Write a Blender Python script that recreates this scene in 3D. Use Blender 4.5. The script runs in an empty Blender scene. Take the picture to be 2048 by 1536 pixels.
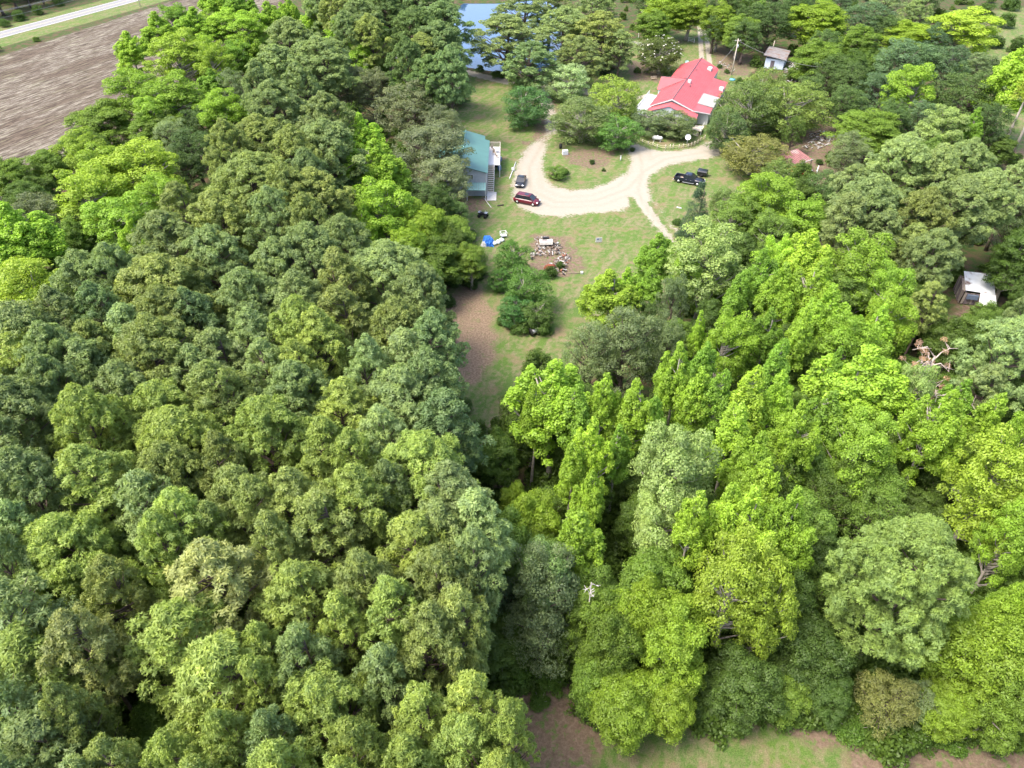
import bpy, math, random
import numpy as np
from mathutils import Vector, Matrix
rng = np.random.default_rng(11)
random.seed(5)
PI = math.pi
SC = bpy.context.scene
COL = SC.collection
# ---------------------------------------------------------------- camera, world, sun, exposure
CAMH, PITCH, FPX = 60.0, math.radians(40), 1421.0
cam = bpy.data.objects.new('camera', bpy.data.cameras.new('camera')); COL.objects.link(cam)
cam.location = (0, 0, CAMH); cam.rotation_euler = (PI/2 - PITCH, 0, 0)
cam.data.sensor_width = 36; cam.data.lens = 36*FPX/2048; cam.data.clip_start = .5; cam.data.clip_end = 3000
SC.camera = cam
SUN_DIR = Vector((-.55, -.20, 1.0)).normalized()
SUN_EL = math.asin(SUN_DIR.z); SUN_AZ = math.atan2(SUN_DIR.x, SUN_DIR.y)
W_ = bpy.data.worlds.new('World'); SC.world = W_; W_.use_nodes = True
nt = W_.node_tree; bg = nt.nodes['Background']
sky = nt.nodes.new('ShaderNodeTexSky'); sky.sky_type = 'NISHITA'; sky.sun_disc = False
sky.sun_elevation = SUN_EL; sky.sun_rotation = SUN_AZ; sky.air_density = .85; sky.dust_density = 4.0; sky.ozone_density = 1.0
nt.links.new(sky.outputs[0], bg.inputs[0]); bg.inputs[1].default_value = .15
sl = bpy.data.lights.new('sun', 'SUN'); sl.energy = 1.2; sl.angle = math.radians(20); sl.color = (1, .93, .78)
sun = bpy.data.objects.new('sun', sl); COL.objects.link(sun); sun.rotation_euler = SUN_DIR.to_track_quat('Z', 'Y').to_euler(); sun.location = (-60, 10, 90)
SC.view_settings.view_transform = 'Standard'; SC.view_settings.look = 'None'; SC.view_settings.gamma = 1
SC.view_settings.use_curve_mapping = False; SC.view_settings.exposure = 1.98
SC.render.engine = 'CYCLES'
try:
    SC.cycles.max_bounces = 6; SC.cycles.diffuse_bounces = 4; SC.cycles.transmission_bounces = 3
    SC.cycles.use_denoising = True
except Exception: pass

_F = np.array([0, math.cos(PITCH), -math.sin(PITCH)]); _U = np.array([0, math.sin(PITCH), math.cos(PITCH)]); _R = np.array([1., 0, 0])
def G(px, py, h=0.0):
    """survey: the place at height h that the photograph shows at pixel (px, py)"""
    d = _F + _R*(px-1024)/FPX - _U*(py-768)/FPX
    return np.array([0, 0, CAMH]) + d*((CAMH-h)/-d[2])
def metres(px, py, w, h=0.0):
    return w*float(np.dot(G(px, py, h) - np.array([0, 0, CAMH]), _F))/FPX
def pix(p):
    q = np.asarray(p, float) - np.array([0, 0, CAMH]); z = q@_F
    return 1024 + FPX*(q@_R)/z, 768 - FPX*(q@_U)/z

# ---------------------------------------------------------------- materials
MATS = {}
def mat(name, col, rough=.7, var=.12, scale=4.0, metal=0.0, bump=0.0, spec=.3, stain=None, stain_amt=.5):
    if name in MATS: return MATS[name]
    m = bpy.data.materials.new(name); m.use_nodes = True; n = m.node_tree; b = n.nodes['Principled BSDF']
    b.inputs['Roughness'].default_value = rough; b.inputs['Metallic'].default_value = metal
    b.inputs['Specular IOR Level'].default_value = spec
    tc = n.nodes.new('ShaderNodeTexCoord'); nz = n.nodes.new('ShaderNodeTexNoise'); nz.inputs['Scale'].default_value = scale; nz.inputs['Detail'].default_value = 6
    n.links.new(tc.outputs['Object'], nz.inputs['Vector'])
    cr = n.nodes.new('ShaderNodeValToRGB'); e = cr.color_ramp.elements
    e[0].position = .3; e[1].position = .7
    e[0].color = tuple(c*(1-var) for c in col)+(1,); e[1].color = tuple(min(1, c*(1+var)) for c in col)+(1,)
    n.links.new(nz.outputs[0], cr.inputs[0]); out = cr.outputs[0]
    if stain:
        n2 = n.nodes.new('ShaderNodeTexNoise'); n2.inputs['Scale'].default_value = scale*.35; n2.inputs['Detail'].default_value = 8; n.links.new(tc.outputs['Object'], n2.inputs['Vector'])
        c2 = n.nodes.new('ShaderNodeValToRGB'); c2.color_ramp.elements[0].position = 1-stain_amt-.06; c2.color_ramp.elements[1].position = 1-stain_amt+.06
        mx = n.nodes.new('ShaderNodeMix'); mx.data_type = 'RGBA'; n.links.new(n2.outputs[0], c2.inputs[0]); n.links.new(c2.outputs[0], mx.inputs[0])
        n.links.new(out, mx.inputs[6]); mx.inputs[7].default_value = stain+(1,); out = mx.outputs[2]
    n.links.new(out, b.inputs['Base Color'])
    if bump:
        bp = n.nodes.new('ShaderNodeBump'); bp.inputs['Strength'].default_value = bump; n.links.new(nz.outputs[0], bp.inputs['Height']); n.links.new(bp.outputs[0], b.inputs['Normal'])
    MATS[name] = m; return m
def glass(name='glass_dark', col=(.02, .025, .03)):
    if name in MATS: return MATS[name]
    m = mat(name, col, .08, .05, spec=.6); return m

def leafmat(name, fixed=None, trans=.35, var=.28, warm=(1.14, 1.12, .8)):
    m = bpy.data.materials.new(name); m.use_nodes = True; n = m.node_tree; n.nodes.clear(); L = n.links.new
    out = n.nodes.new('ShaderNodeOutputMaterial')
    oi = n.nodes.new('ShaderNodeObjectInfo'); at = n.nodes.new('ShaderNodeAttribute'); at.attribute_name = 'tint'
    if fixed: base = n.nodes.new('ShaderNodeRGB'); base.outputs[0].default_value = fixed+(1,); bs = base.outputs[0]
    else: bs = oi.outputs['Color']
    lo = n.nodes.new('ShaderNodeMix'); lo.data_type = 'RGBA'; lo.blend_type = 'MULTIPLY'; lo.inputs[0].default_value = 1
    L(bs, lo.inputs[6]); lo.inputs[7].default_value = (1-var, 1-var, 1-var*.7, 1)
    hi = n.nodes.new('ShaderNodeMix'); hi.data_type = 'RGBA'; hi.blend_type = 'MULTIPLY'; hi.inputs[0].default_value = 1
    L(bs, hi.inputs[6]); hi.inputs[7].default_value = (warm[0], warm[1], warm[2], 1)
    mx = n.nodes.new('ShaderNodeMix'); mx.data_type = 'RGBA'; L(at.outputs['Fac'], mx.inputs[0]); L(lo.outputs[2], mx.inputs[6]); L(hi.outputs[2], mx.inputs[7])
    hs = n.nodes.new('ShaderNodeHueSaturation'); L(mx.outputs[2], hs.inputs['Color'])
    mr = n.nodes.new('ShaderNodeMapRange'); L(oi.outputs['Random'], mr.inputs[0]); mr.inputs[3].default_value = .86; mr.inputs[4].default_value = 1.14; L(mr.outputs[0], hs.inputs['Value'])
    df = n.nodes.new('ShaderNodeBsdfDiffuse'); tr = n.nodes.new('ShaderNodeBsdfTranslucent'); gl = n.nodes.new('ShaderNodeBsdfGlossy'); gl.inputs['Roughness'].default_value = .5
    L(hs.outputs[0], df.inputs[0])
    tm = n.nodes.new('ShaderNodeMix'); tm.data_type = 'RGBA'; tm.blend_type = 'MULTIPLY'; tm.inputs[0].default_value = 1; L(hs.outputs[0], tm.inputs[6]); tm.inputs[7].default_value = (1.3, 1.35, .7, 1); L(tm.outputs[2], tr.inputs[0])
    a = n.nodes.new('ShaderNodeMixShader'); a.inputs[0].default_value = trans; L(df.outputs[0], a.inputs[1]); L(tr.outputs[0], a.inputs[2])
    b = n.nodes.new('ShaderNodeMixShader'); b.inputs[0].default_value = .02; L(a.outputs[0], b.inputs[1]); L(gl.outputs[0], b.inputs[2]); L(b.outputs[0], out.inputs[0])
    MATS[name] = m; return m
LEAF = leafmat('foliage'); NEEDLE = leafmat('needles', trans=.3, var=.25, warm=(1.22, 1.12, .85))
BUSHM = leafmat('undergrowth_leaves', (.095, .165, .03), trans=.35)
BARK = mat('pine_bark', (.12, .09, .075), .95, .35, 3, bump=.5)
BARKG = mat('grey_bark', (.30, .27, .23), .9, .3, 3, bump=.4)
BARKD = mat('dead_bark', (.42, .35, .30), .95, .25, 3)

# ---------------------------------------------------------------- object helpers
def tag(o, label=None, cat=None, group=None, kind=None):
    if label: o['label'] = label
    if cat: o['category'] = cat
    if group: o['group'] = group
    if kind: o['kind'] = kind
    return o
def thing(name, label, cat, loc=(0, 0, 0), rz=0, group=None):
    o = bpy.data.objects.new(name, None); COL.objects.link(o); o.empty_display_size = .3
    o.location = Vector([float(a) for a in loc]); o.rotation_euler = (0, 0, rz); return tag(o, label, cat, group)
def link(name, me, parent=None, m=None):
    o = bpy.data.objects.new(name, me); COL.objects.link(o)
    if parent: o.parent = parent
    if m and not me.materials: me.materials.append(m)
    return o
class MB:
    def __init__(s): s.v = []; s.f = []; s.sm = []
    def add(s, vs, fs, smooth=False):
        k = len(s.v); s.v += [tuple(map(float, a)) for a in vs]; s.f += [tuple(i+k for i in f) for f in fs]; s.sm += [smooth]*len(fs); return s
    def box(s, c, d, rz=0, rx=0, ry=0, taper=1.0):
        M = Matrix.Translation(Vector([float(q) for q in c])) @ Matrix.Rotation(rz, 4, 'Z') @ Matrix.Rotation(ry, 4, 'Y') @ Matrix.Rotation(rx, 4, 'X')
        vs = []
        for z in (-1, 1):
            t = taper if z > 0 else 1
            for x, y in ((-1, -1), (1, -1), (1, 1), (-1, 1)): vs.append(M @ Vector((x*d[0]/2*t, y*d[1]/2*t, z*d[2]/2)))
        return s.add(vs, [(3, 2, 1, 0), (4, 5, 6, 7), (0, 1, 5, 4), (1, 2, 6, 5), (2, 3, 7, 6), (3, 0, 4, 7)])
    def tube(s, pts, rad, n=8, caps=True):
        pts = [Vector([float(q) for q in p]) for p in pts]; rad = rad if hasattr(rad, '__len__') else [rad]*len(pts); vs = []; fs = []
        for i, p in enumerate(pts):
            d = (pts[min(i+1, len(pts)-1)] - pts[max(i-1, 0)]).normalized(); a = d.orthogonal().normalized(); b = d.cross(a)
            for k in range(n): t = 2*PI*k/n; vs.append(p + (a*math.cos(t) + b*math.sin(t))*rad[i])
        for i in range(len(pts)-1):
            for k in range(n): fs.append((i*n+k, i*n+(k+1) % n, (i+1)*n+(k+1) % n, (i+1)*n+k))
        if caps: fs.append(tuple(range(n))[::-1]); fs.append(tuple(range((len(pts)-1)*n, len(pts)*n)))
        return s.add(vs, fs, n > 5)
    def slab(s, quad, t=.08):
        q = [Vector([float(a) for a in p]) for p in quad]; nn = (q[1]-q[0]).cross(q[2]-q[0]).normalized()
        if nn.z < 0: q = q[::-1]; nn = -nn
        k = len(q); vs = q + [p - nn*t for p in q]
        return s.add(vs, [tuple(range(k)), tuple(range(k, 2*k))[::-1]] + [(i, i+k, (i+1) % k + k, (i+1) % k) for i in range(k)])
    def prism(s, poly, z0, z1):
        k = len(poly); vs = [(p[0], p[1], z0) for p in poly] + [(p[0], p[1], z1) for p in poly]
        return s.add(vs, [tuple(range(k))[::-1], tuple(range(k, 2*k))] + [(i, (i+1) % k, (i+1) % k + k, i+k) for i in range(k)])
    def rings(s, rings, cap=True, smooth=True):
        n = len(rings[0]); vs = [p for r in rings for p in r]; fs = []
        for i in range(len(rings)-1):
            for k in range(n): fs.append((i*n+k, i*n+(k+1) % n, (i+1)*n+(k+1) % n, (i+1)*n+k))
        if cap: fs.append(tuple(range(n))[::-1]); fs.append(tuple(range((len(rings)-1)*n, len(rings)*n)))
        return s.add(vs, fs, smooth)
    def blob(s, c, r, n=10, m=6, jit=.0, flat=1.0):
        rg = []
        for i in range(1, m):
            t = PI*i/m; rg.append([(c[0]+r*math.sin(t)*math.cos(2*PI*k/n)*(1+jit*random.uniform(-1, 1)), c[1]+r*math.sin(t)*math.sin(2*PI*k/n)*(1+jit*random.uniform(-1, 1)), c[2]-r*flat*math.cos(t)*(1+jit*random.uniform(-1, 1))) for k in range(n)])
        return s.rings(rg)
    def mesh(s, name):
        me = bpy.data.meshes.new(name); me.from_pydata(s.v, [], s.f); me.update()
        me.polygons.foreach_set('use_smooth', s.sm); return me
    def build(s, name, m, parent=None, kind=None):
        o = link(name, s.mesh(name), parent, m)
        if kind: o['kind'] = kind
        return o
def npmesh(name, V, F, m, tint=None, smooth=False):
    me = bpy.data.meshes.new(name); V = np.asarray(V, np.float32); F = np.asarray(F, np.int32); k = F.shape[1]
    me.vertices.add(len(V)); me.vertices.foreach_set('co', V.ravel()); me.loops.add(F.size); me.loops.foreach_set('vertex_index', F.ravel())
    me.polygons.add(len(F)); me.polygons.foreach_set('loop_start', np.arange(0, F.size, k, dtype=np.int32))
    me.update(calc_edges=True)
    if smooth: me.polygons.foreach_set('use_smooth', np.ones(len(F), bool))
    if tint is not None:
        a = me.attributes.new('tint', 'FLOAT', 'FACE'); a.data.foreach_set('value', np.asarray(tint, np.float32))
    me.materials.append(m); return me

# ---------------------------------------------------------------- ground: regions
def poly_px(P): return np.array([G(x, y)[:2] for x, y in P])
def sdist(X, Y, poly):
    """signed distance to a polygon, positive inside"""
    d = np.full(X.shape, 1e9); ins = np.zeros(X.shape, bool); n = len(poly)
    for i in range(n):
        a = poly[i]; b = poly[(i+1) % n]; e = b-a; t = np.clip(((X-a[0])*e[0]+(Y-a[1])*e[1])/(e@e+1e-9), 0, 1)
        d = np.minimum(d, np.hypot(X-a[0]-t*e[0], Y-a[1]-t*e[1]))
        c = ((a[1] > Y) != (b[1] > Y)); xx = a[0] + (Y-a[1])*e[0]/(e[1] if abs(e[1]) > 1e-9 else 1e-9); ins ^= c & (X < xx)
    return np.where(ins, d, -d)
def ldist(X, Y, line):
    d = np.full(X.shape, 1e9)
    for a, b in zip(line[:-1], line[1:]):
        e = b-a; t = np.clip(((X-a[0])*e[0]+(Y-a[1])*e[1])/(e@e+1e-9), 0, 1); d = np.minimum(d, np.hypot(X-a[0]-t*e[0], Y-a[1]-t*e[1]))
    return d
def soft(d, w): return np.clip(.5 + d/(2*w), 0, 1)
CLEAR = poly_px([(895, 190), (925, 150), (1010, 160), (1110, 165), (1230, 90), (1380, 60), (1500, 120), (1510, 200), (1470, 290), (1510, 340), (1500, 420), (1420, 520), (1330, 660), (1240, 720), (1130, 790), (1030, 860), (960, 930), (930, 830), (865, 760), (885, 600), (920, 560), (955, 500), (925, 440), (950, 400), (900, 300)])
CLEAR2 = poly_px([(940, 1385), (1130, 1375), (1200, 1440), (1400, 1450), (1560, 1440), (1650, 1460), (1750, 1505), (1850, 1475), (2048, 1480), (2500, 1520), (2500, 1800), (900, 1800)])
SCRUB = poly_px([(1930, 60), (2000, 20), (2200, 0), (2500, 20), (2500, 380), (2040, 380), (1990, 300), (1960, 200)])
DRIVE = poly_px([(1092, 255), (1075, 280), (1050, 300), (1035, 330), (1025, 370), (1027, 400), (1045, 418), (1080, 430), (1120, 434), (1180, 426), (1240, 422), (1262, 408), (1285, 424), (1310, 452), (1340, 482), (1364, 500), (1378, 492), (1350, 460), (1325, 430), (1305, 400), (1295, 375), (1300, 352), (1340, 329), (1400, 319), (1440, 311), (1452, 285), (1430, 278), (1390, 297), (1345, 303), (1300, 300), (1258, 281), (1255, 295), (1263, 320), (1255, 345), (1220, 365), (1180, 378), (1140, 381), (1105, 373), (1088, 350), (1085, 325), (1092, 300), (1104, 275), (1110, 250)])
LANE = poly_px([(1101, 265), (1103, 240), (1096, 215), (1086, 190), (1070, 172)])
PONDROAD = poly_px([(700, 95), (870, 127), (920, 141), (1010, 163), (1075, 174), (1180, 185)])
PATHW = poly_px([(1245, 201), (1270, 197), (1300, 189)])
RUT1 = poly_px([(1385, -10), (1398, 30), (1401, 80), (1404, 130)]); RUT2 = poly_px([(1395, -10), (1409, 30), (1414, 80), (1420, 135)])
WEDGE = poly_px([(1254, 393), (1268, 395), (1284, 430), (1276, 436)])
STRIP = poly_px([(1300, 405), (1330, 448), (1368, 494)])
MULCH = poly_px([(895, 588), (960, 572), (992, 640), (998, 700), (965, 760), (900, 790), (880, 700)])
MUDS = [poly_px(p) for p in ([(940, 1370), (1160, 1385), (1210, 1480), (1180, 1600), (960, 1600)], [(1690, 1500), (2100, 1460), (2100, 1750), (1640, 1700)], [(1560, 1435), (1730, 1465), (1700, 1500), (1580, 1475)],
     [(1570, 260), (1720, 250), (1740, 300), (1640, 430), (1540, 400)], [(1790, 690), (1960, 590), (2000, 640), (1940, 720)], [(1060, 470), (1130, 470), (1170, 530), (1130, 560), (1060, 540)],
     [(1085, 190), (1110, 200), (1112, 250), (1090, 285), (1040, 280), (1060, 300), (1075, 250)], [(1250, 120), (1330, 130), (1320, 165), (1260, 160)], [(1425, 90), (1500, 110), (1500, 150), (1440, 150)], [(950, 900), (1010, 860), (1030, 960), (960, 990)], [(920, 395), (985, 395), (960, 430), (920, 420)], [(1125, 305), (1250, 285), (1200, 340), (1140, 330)], [(2020, 300), (2300, 280), (2300, 360), (2000, 350)])]
hwA, hwB = G(0, 70)[:2], G(220, 11)[:2]; hwd = (hwB-hwA)/np.linalg.norm(hwB-hwA); hwn = np.array([hwd[1], -hwd[0]])   # hwn points to the field side
HW = [hwA-hwd*400, hwA+hwd*500]; HWW = 3.9
fA, fB = G(0, 112)[:2], G(340, 4)[:2]
FIELD = np.array([fA-(fB-fA)*2.0, fB+(fB-fA)*1.5] + [G(x, y)[:2] for x, y in [(560, 40), (480, 100), (330, 240), (200, 330), (60, 380), (-100, 420), (-500, 560)]])
POND = poly_px([(885, 50), (893, 105), (935, 132), (1005, 143), (1085, 149), (1130, 100), (1130, 20), (1090, -5), (990, 4), (925, 3), (900, 20)])
def grid_lines(segs):
    out = [segs[0][0]]
    for a, b, st in segs:
        n = max(1, int(round((b-a)/st))); out += list(a + (b-a)*np.arange(1, n+1)/n)
    return np.array(out)
gx = grid_lines([(-900, -400, 50), (-400, -200, 12), (-200, -28, 2), (-28, 76, .62), (76, 150, 1.6), (150, 400, 12), (400, 900, 50)])
gy = grid_lines([(-150, 0, 15), (0, 18, 2), (18, 190, .7), (190, 320, 1.3), (320, 500, 10), (500, 1500, 50)])
GX, GY = np.meshgrid(gx, gy, indexing='ij')
def wob(X, Y, s, a):
    return a*(np.sin(X/s*1.7+1.3*np.sin(Y/s*1.1)) + np.sin(Y/s*2.3+1.7*np.sin(X/s*.9+2)))/2
w_clear = np.maximum(soft(sdist(GX, GY, CLEAR)+wob(GX, GY, 3, 1.2), 1.3), np.maximum(soft(sdist(GX, GY, CLEAR2)+wob(GX, GY, 1.5, .5), .8), soft(sdist(GX, GY, SCRUB), 3)))
hwdist = ldist(GX, GY, HW); side = (GX-hwA[0])*hwn[0]+(GY-hwA[1])*hwn[1]
w_clear = np.maximum(w_clear, soft(11-np.abs(side-2), 1.5)); w_field = soft(sdist(GX, GY, FIELD), 1.2)
w_gravel = soft(sdist(GX, GY, DRIVE)+wob(GX, GY, 1.1, .35), 1.35)
w_gravel = np.maximum(w_gravel, soft(1.6-ldist(GX, GY, LANE), .6)); w_gravel = np.maximum(w_gravel, soft(1.9-ldist(GX, GY, PONDROAD), .4))
w_gravel = np.maximum(w_gravel, soft(.8-ldist(GX, GY, PATHW), .3)); w_gravel = np.maximum(w_gravel, soft(.7-np.minimum(ldist(GX, GY, RUT1), ldist(GX, GY, RUT2)), .4))
RUTTY = poly_px([(1075, 285), (1070, 262), (1088, 240), (1090, 215), (1112, 215), (1115, 280), (1095, 295)])
w_gravel = w_gravel*(1-soft(sdist(GX, GY, WEDGE), .5))*(1-.85*soft(.5-ldist(GX, GY, STRIP), .3))*(1-.42*soft(sdist(GX, GY, RUTTY), 1))
CEN = [poly_px(p) for p in ([(1098, 262), (1078, 300), (1058, 335), (1062, 380), (1110, 404), (1190, 402), (1255, 378), (1285, 345), (1330, 318), (1400, 306), (1450, 290)], [(1255, 285), (1280, 310), (1285, 345), (1275, 385), (1300, 425), (1368, 494)])]
_c = np.minimum(ldist(GX, GY, CEN[0]), ldist(GX, GY, CEN[1])); w_rut = np.clip(1-_c/.55, 0, 1)*.8 + np.clip(1-np.abs(_c-2.1)/.6, 0, 1)*.5
w_mulch = soft(sdist(GX, GY, MULCH)+wob(GX, GY, 2, .9), 2.2)
w_mud = np.zeros_like(GX)
for P in MUDS: w_mud = np.maximum(w_mud, soft(sdist(GX, GY, P)+wob(GX, GY, 1.3, .8), 1.6))
dp = sdist(GX, GY, POND)
forest = (w_clear < .3) & (w_field < .3)
GZ = np.where(w_field > .02, 0, .0) + (1-np.clip(w_clear*3, 0, 1))*(1-w_field)*wob(GX, GY, 9, .18) - 1.6*soft(dp-1.5, 2.0)
def shader_ground():
    m = bpy.data.materials.new('ground_surface'); m.use_nodes = True; n = m.node_tree; L = n.links.new; b = n.nodes['Principled BSDF']
    b.inputs['Roughness'].default_value = .95; b.inputs['Specular IOR Level'].default_value = .15
    geo = n.nodes.new('ShaderNodeNewGeometry'); P = geo.outputs['Position']
    def noise(s, d=6, r=.6, stretch=None, rot=0):
        v = P
        if stretch:
            mp = n.nodes.new('ShaderNodeMapping'); mp.inputs['Rotation'].default_value = (0, 0, rot); mp2 = n.nodes.new('ShaderNodeMapping'); mp2.inputs['Scale'].default_value = stretch
            L(P, mp.inputs[0]); L(mp.outputs[0], mp2.inputs[0]); v = mp2.outputs[0]
        t = n.nodes.new('ShaderNodeTexNoise'); t.inputs['Scale'].default_value = s; t.inputs['Detail'].default_value = d; t.inputs['Roughness'].default_value = r; L(v, t.inputs['Vector']); return t.outputs[0]
    def ramp(x, stops):
        r = n.nodes.new('ShaderNodeValToRGB'); e = r.color_ramp.elements
        while len(e) < len(stops): e.new(.5)
        for q, (p, c) in zip(e, stops): q.position = p; q.color = c+(1,)
        L(x, r.inputs[0]); return r.outputs[0]
    def mixc(f, a, c):
        x = n.nodes.new('ShaderNodeMix'); x.data_type = 'RGBA'
        if hasattr(f, 'links'): L(f, x.inputs[0])
        else: x.inputs[0].default_value = f
        for sck, q in ((6, a), (7, c)):
            if hasattr(q, 'links'): L(q, x.inputs[sck])
            else: x.inputs[sck].default_value = q+(1,)
        return x.outputs[2]
    def math_(op, a, c=None, cl=False):
        x = n.nodes.new('ShaderNodeMath'); x.operation = op; x.use_clamp = cl
        for i, q in enumerate((a, c)):
            if q is None: continue
            if hasattr(q, 'links'): L(q, x.inputs[i])
            else: x.inputs[i].default_value = q
        return x.outputs[0]
    def att(a):
        x = n.nodes.new('ShaderNodeAttribute'); x.attribute_name = a; return x.outputs['Fac']
    def edge(a, amt, s):   # ragged edge of a region
        v = math_('ADD', att(a), math_('MULTIPLY', math_('SUBTRACT', noise(s, 5, .7), .5), amt))
        return math_('MULTIPLY', math_('SUBTRACT', v, .35), 3.3, True)
    fine = noise(9, 4, .7); mid = noise(1.3, 5, .6); big = noise(.16, 4, .55); vf = noise(26, 3, .7)
    forestc = mixc(ramp(noise(.5, 5), [(.4, (0, 0, 0)), (.6, (1, 1, 1))]), ramp(fine, [(.3, (.05, .035, .022)), (.7, (.13, .09, .055))]), ramp(fine, [(.3, (.02, .045, .01)), (.7, (.05, .10, .02))]))
    green = ramp(fine, [(.28, (.04, .078, .015)), (.5, (.075, .128, .028)), (.72, (.125, .185, .055))])
    dry = ramp(fine, [(.3, (.11, .10, .05)), (.7, (.25, .21, .13))])
    vivid = ramp(fine, [(.3, (.055, .105, .016)), (.7, (.12, .185, .038))])
    streak = noise(.75, 5, .65, (1.0, .2, 1), .42)
    lawn = mixc(ramp(big, [(.45, (0, 0, 0)), (.62, (.8, .8, .8))]), green, vivid)
    lawn = mixc(ramp(math_('MULTIPLY_ADD', streak, .55, None) if False else math_('ADD', math_('MULTIPLY', streak, .5), math_('MULTIPLY', mid, .5)), [(.46, (0, 0, 0)), (.60, (.9, .9, .9))]), lawn, dry)
    lawn = mixc(ramp(noise(.32, 5, .65), [(.52, (0, 0, 0)), (.64, (.75, .75, .75))]), lawn, ramp(fine, [(.3, (.13, .09, .055)), (.7, (.24, .175, .115))]))
    c = mixc(edge('w_clear', .8, 1.1), forestc, lawn)
    mud = ramp(noise(2.2, 8, .8), [(.3, (.07, .045, .034)), (.5, (.145, .098, .075)), (.7, (.23, .17, .13))])
    mudm = mixc(ramp(mid, [(.52, (0, 0, 0)), (.64, (1, 1, 1))]), mud, green)
    c = mixc(math_('MULTIPLY', edge('w_mud', 1.0, .8), .9), c, mudm)
    mulch = ramp(noise(3.5, 8, .85), [(.34, (.085, .058, .038)), (.5, (.165, .118, .08)), (.66, (.29, .225, .165))])
    mulch = mixc(ramp(noise(.9, 5, .7), [(.55, (0, 0, 0)), (.7, (.7, .7, .7))]), mulch, green)
    c = mixc(edge('w_mulch', .9, 1.4), c, mulch)
    ang = math.atan2(hwd[1], hwd[0])
    rows = noise(1.5, 6, .8, (.14, 1.0, 1), -ang)
    rows2 = noise(.13, 5, .7, (.22, 1.0, 1), -ang); frow = noise(.9, 4, .7, (.10, 1, 1), -ang)
    field = ramp(rows, [(.40, (.042, .032, .023)), (.5, (.105, .085, .065)), (.60, (.235, .215, .175))])
    field = mixc(ramp(rows2, [(.44, (.9, .9, .9)), (.54, (0, 0, 0))]), field, ramp(rows, [(.40, (.035, .025, .018)), (.60, (.115, .088, .064))]))
    field = mixc(ramp(frow, [(.55, (0, 0, 0)), (.72, (.6, .6, .6))]), field, (.22, .23, .13))
    c = mixc(edge('w_field', .5, .6), c, field)
    grav = ramp(vf, [(.3, (.205, .18, .14)), (.55, (.31, .285, .24)), (.75, (.38, .355, .31))])
    grav = mixc(ramp(mid, [(.42, (.55, .55, .55)), (.62, (0, 0, 0))]), grav, (.27, .24, .19))
    grav = mixc(ramp(noise(3.5, 5, .75), [(.60, (0, 0, 0)), (.70, (.6, .6, .6))]), grav, (.17, .14, .095))
    grav = mixc(math_('MULTIPLY', att('w_rut'), .55), grav, (.20, .175, .125))
    c = mixc(edge('w_gravel', 1.5, 1.9), c, grav)
    L(c, b.inputs['Base Color'])
    bp = n.nodes.new('ShaderNodeBump'); bp.inputs['Strength'].default_value = .5; bp.inputs['Distance'].default_value = .12; L(noise(6, 5, .75), bp.inputs['Height']); L(bp.outputs[0], b.inputs['Normal'])
    return m
GM = shader_ground()
nx, ny = GX.shape
def sheet(name, keep=None, dz=0.0, kind='structure'):
    idx = np.arange(nx*ny).reshape(nx, ny); f = np.stack([idx[:-1, :-1], idx[1:, :-1], idx[1:, 1:], idx[:-1, 1:]], -1).reshape(-1, 4)
    if keep is not None:
        k = keep.ravel(); f = f[k[f].any(1)]
    used, inv = np.unique(f, return_inverse=True); f = inv.reshape(f.shape)
    V = np.stack([GX.ravel(), GY.ravel(), GZ.ravel()+dz], -1)[used]
    me = npmesh(name, V, f, GM, smooth=True)
    for a, w in (('w_clear', w_clear), ('w_field', w_field), ('w_gravel', w_gravel), ('w_mulch', w_mulch), ('w_mud', w_mud), ('w_rut', w_rut)):
        at = me.attributes.new(a, 'FLOAT', 'POINT'); at.data.foreach_set('value', w.ravel()[used].astype(np.float32))
    o = link(name, me); o['kind'] = kind; return o
ground = sheet('ground'); tag(ground, 'mown grass clearing and leaf-covered woodland floor')
tag(sheet('gravel_driveway', w_gravel > .02, .012), 'pale gravel driveway looping past the vehicles to the red-roofed house')
tag(sheet('ploughed_field', w_field > .02, .008), 'bare ploughed field with pale stubble rows beside the highway')
wm = bpy.data.materials.new('pond_water'); wm.use_nodes = True; b_ = wm.node_tree.nodes['Principled BSDF']
b_.inputs['Base Color'].default_value = (.035, .075, .15, 1); b_.inputs['Roughness'].default_value = .06; b_.inputs['Specular IOR Level'].default_value = .9; b_.inputs['IOR'].default_value = 1.5
_n = wm.node_tree.nodes.new('ShaderNodeTexNoise'); _n.inputs['Scale'].default_value = 60; _b = wm.node_tree.nodes.new('ShaderNodeBump'); _b.inputs['Strength'].default_value = .04
wm.node_tree.links.new(_n.outputs[0], _b.inputs['Height']); wm.node_tree.links.new(_b.outputs[0], b_.inputs['Normal'])
mb = MB(); cpd = POND.mean(0); mb.add([tuple(cpd + (p-cpd)*1.08)+(-.45,) for p in POND], [tuple(range(len(POND)))]); tag(mb.build('pond', wm), 'still pond reflecting blue sky', kind='structure')
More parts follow.
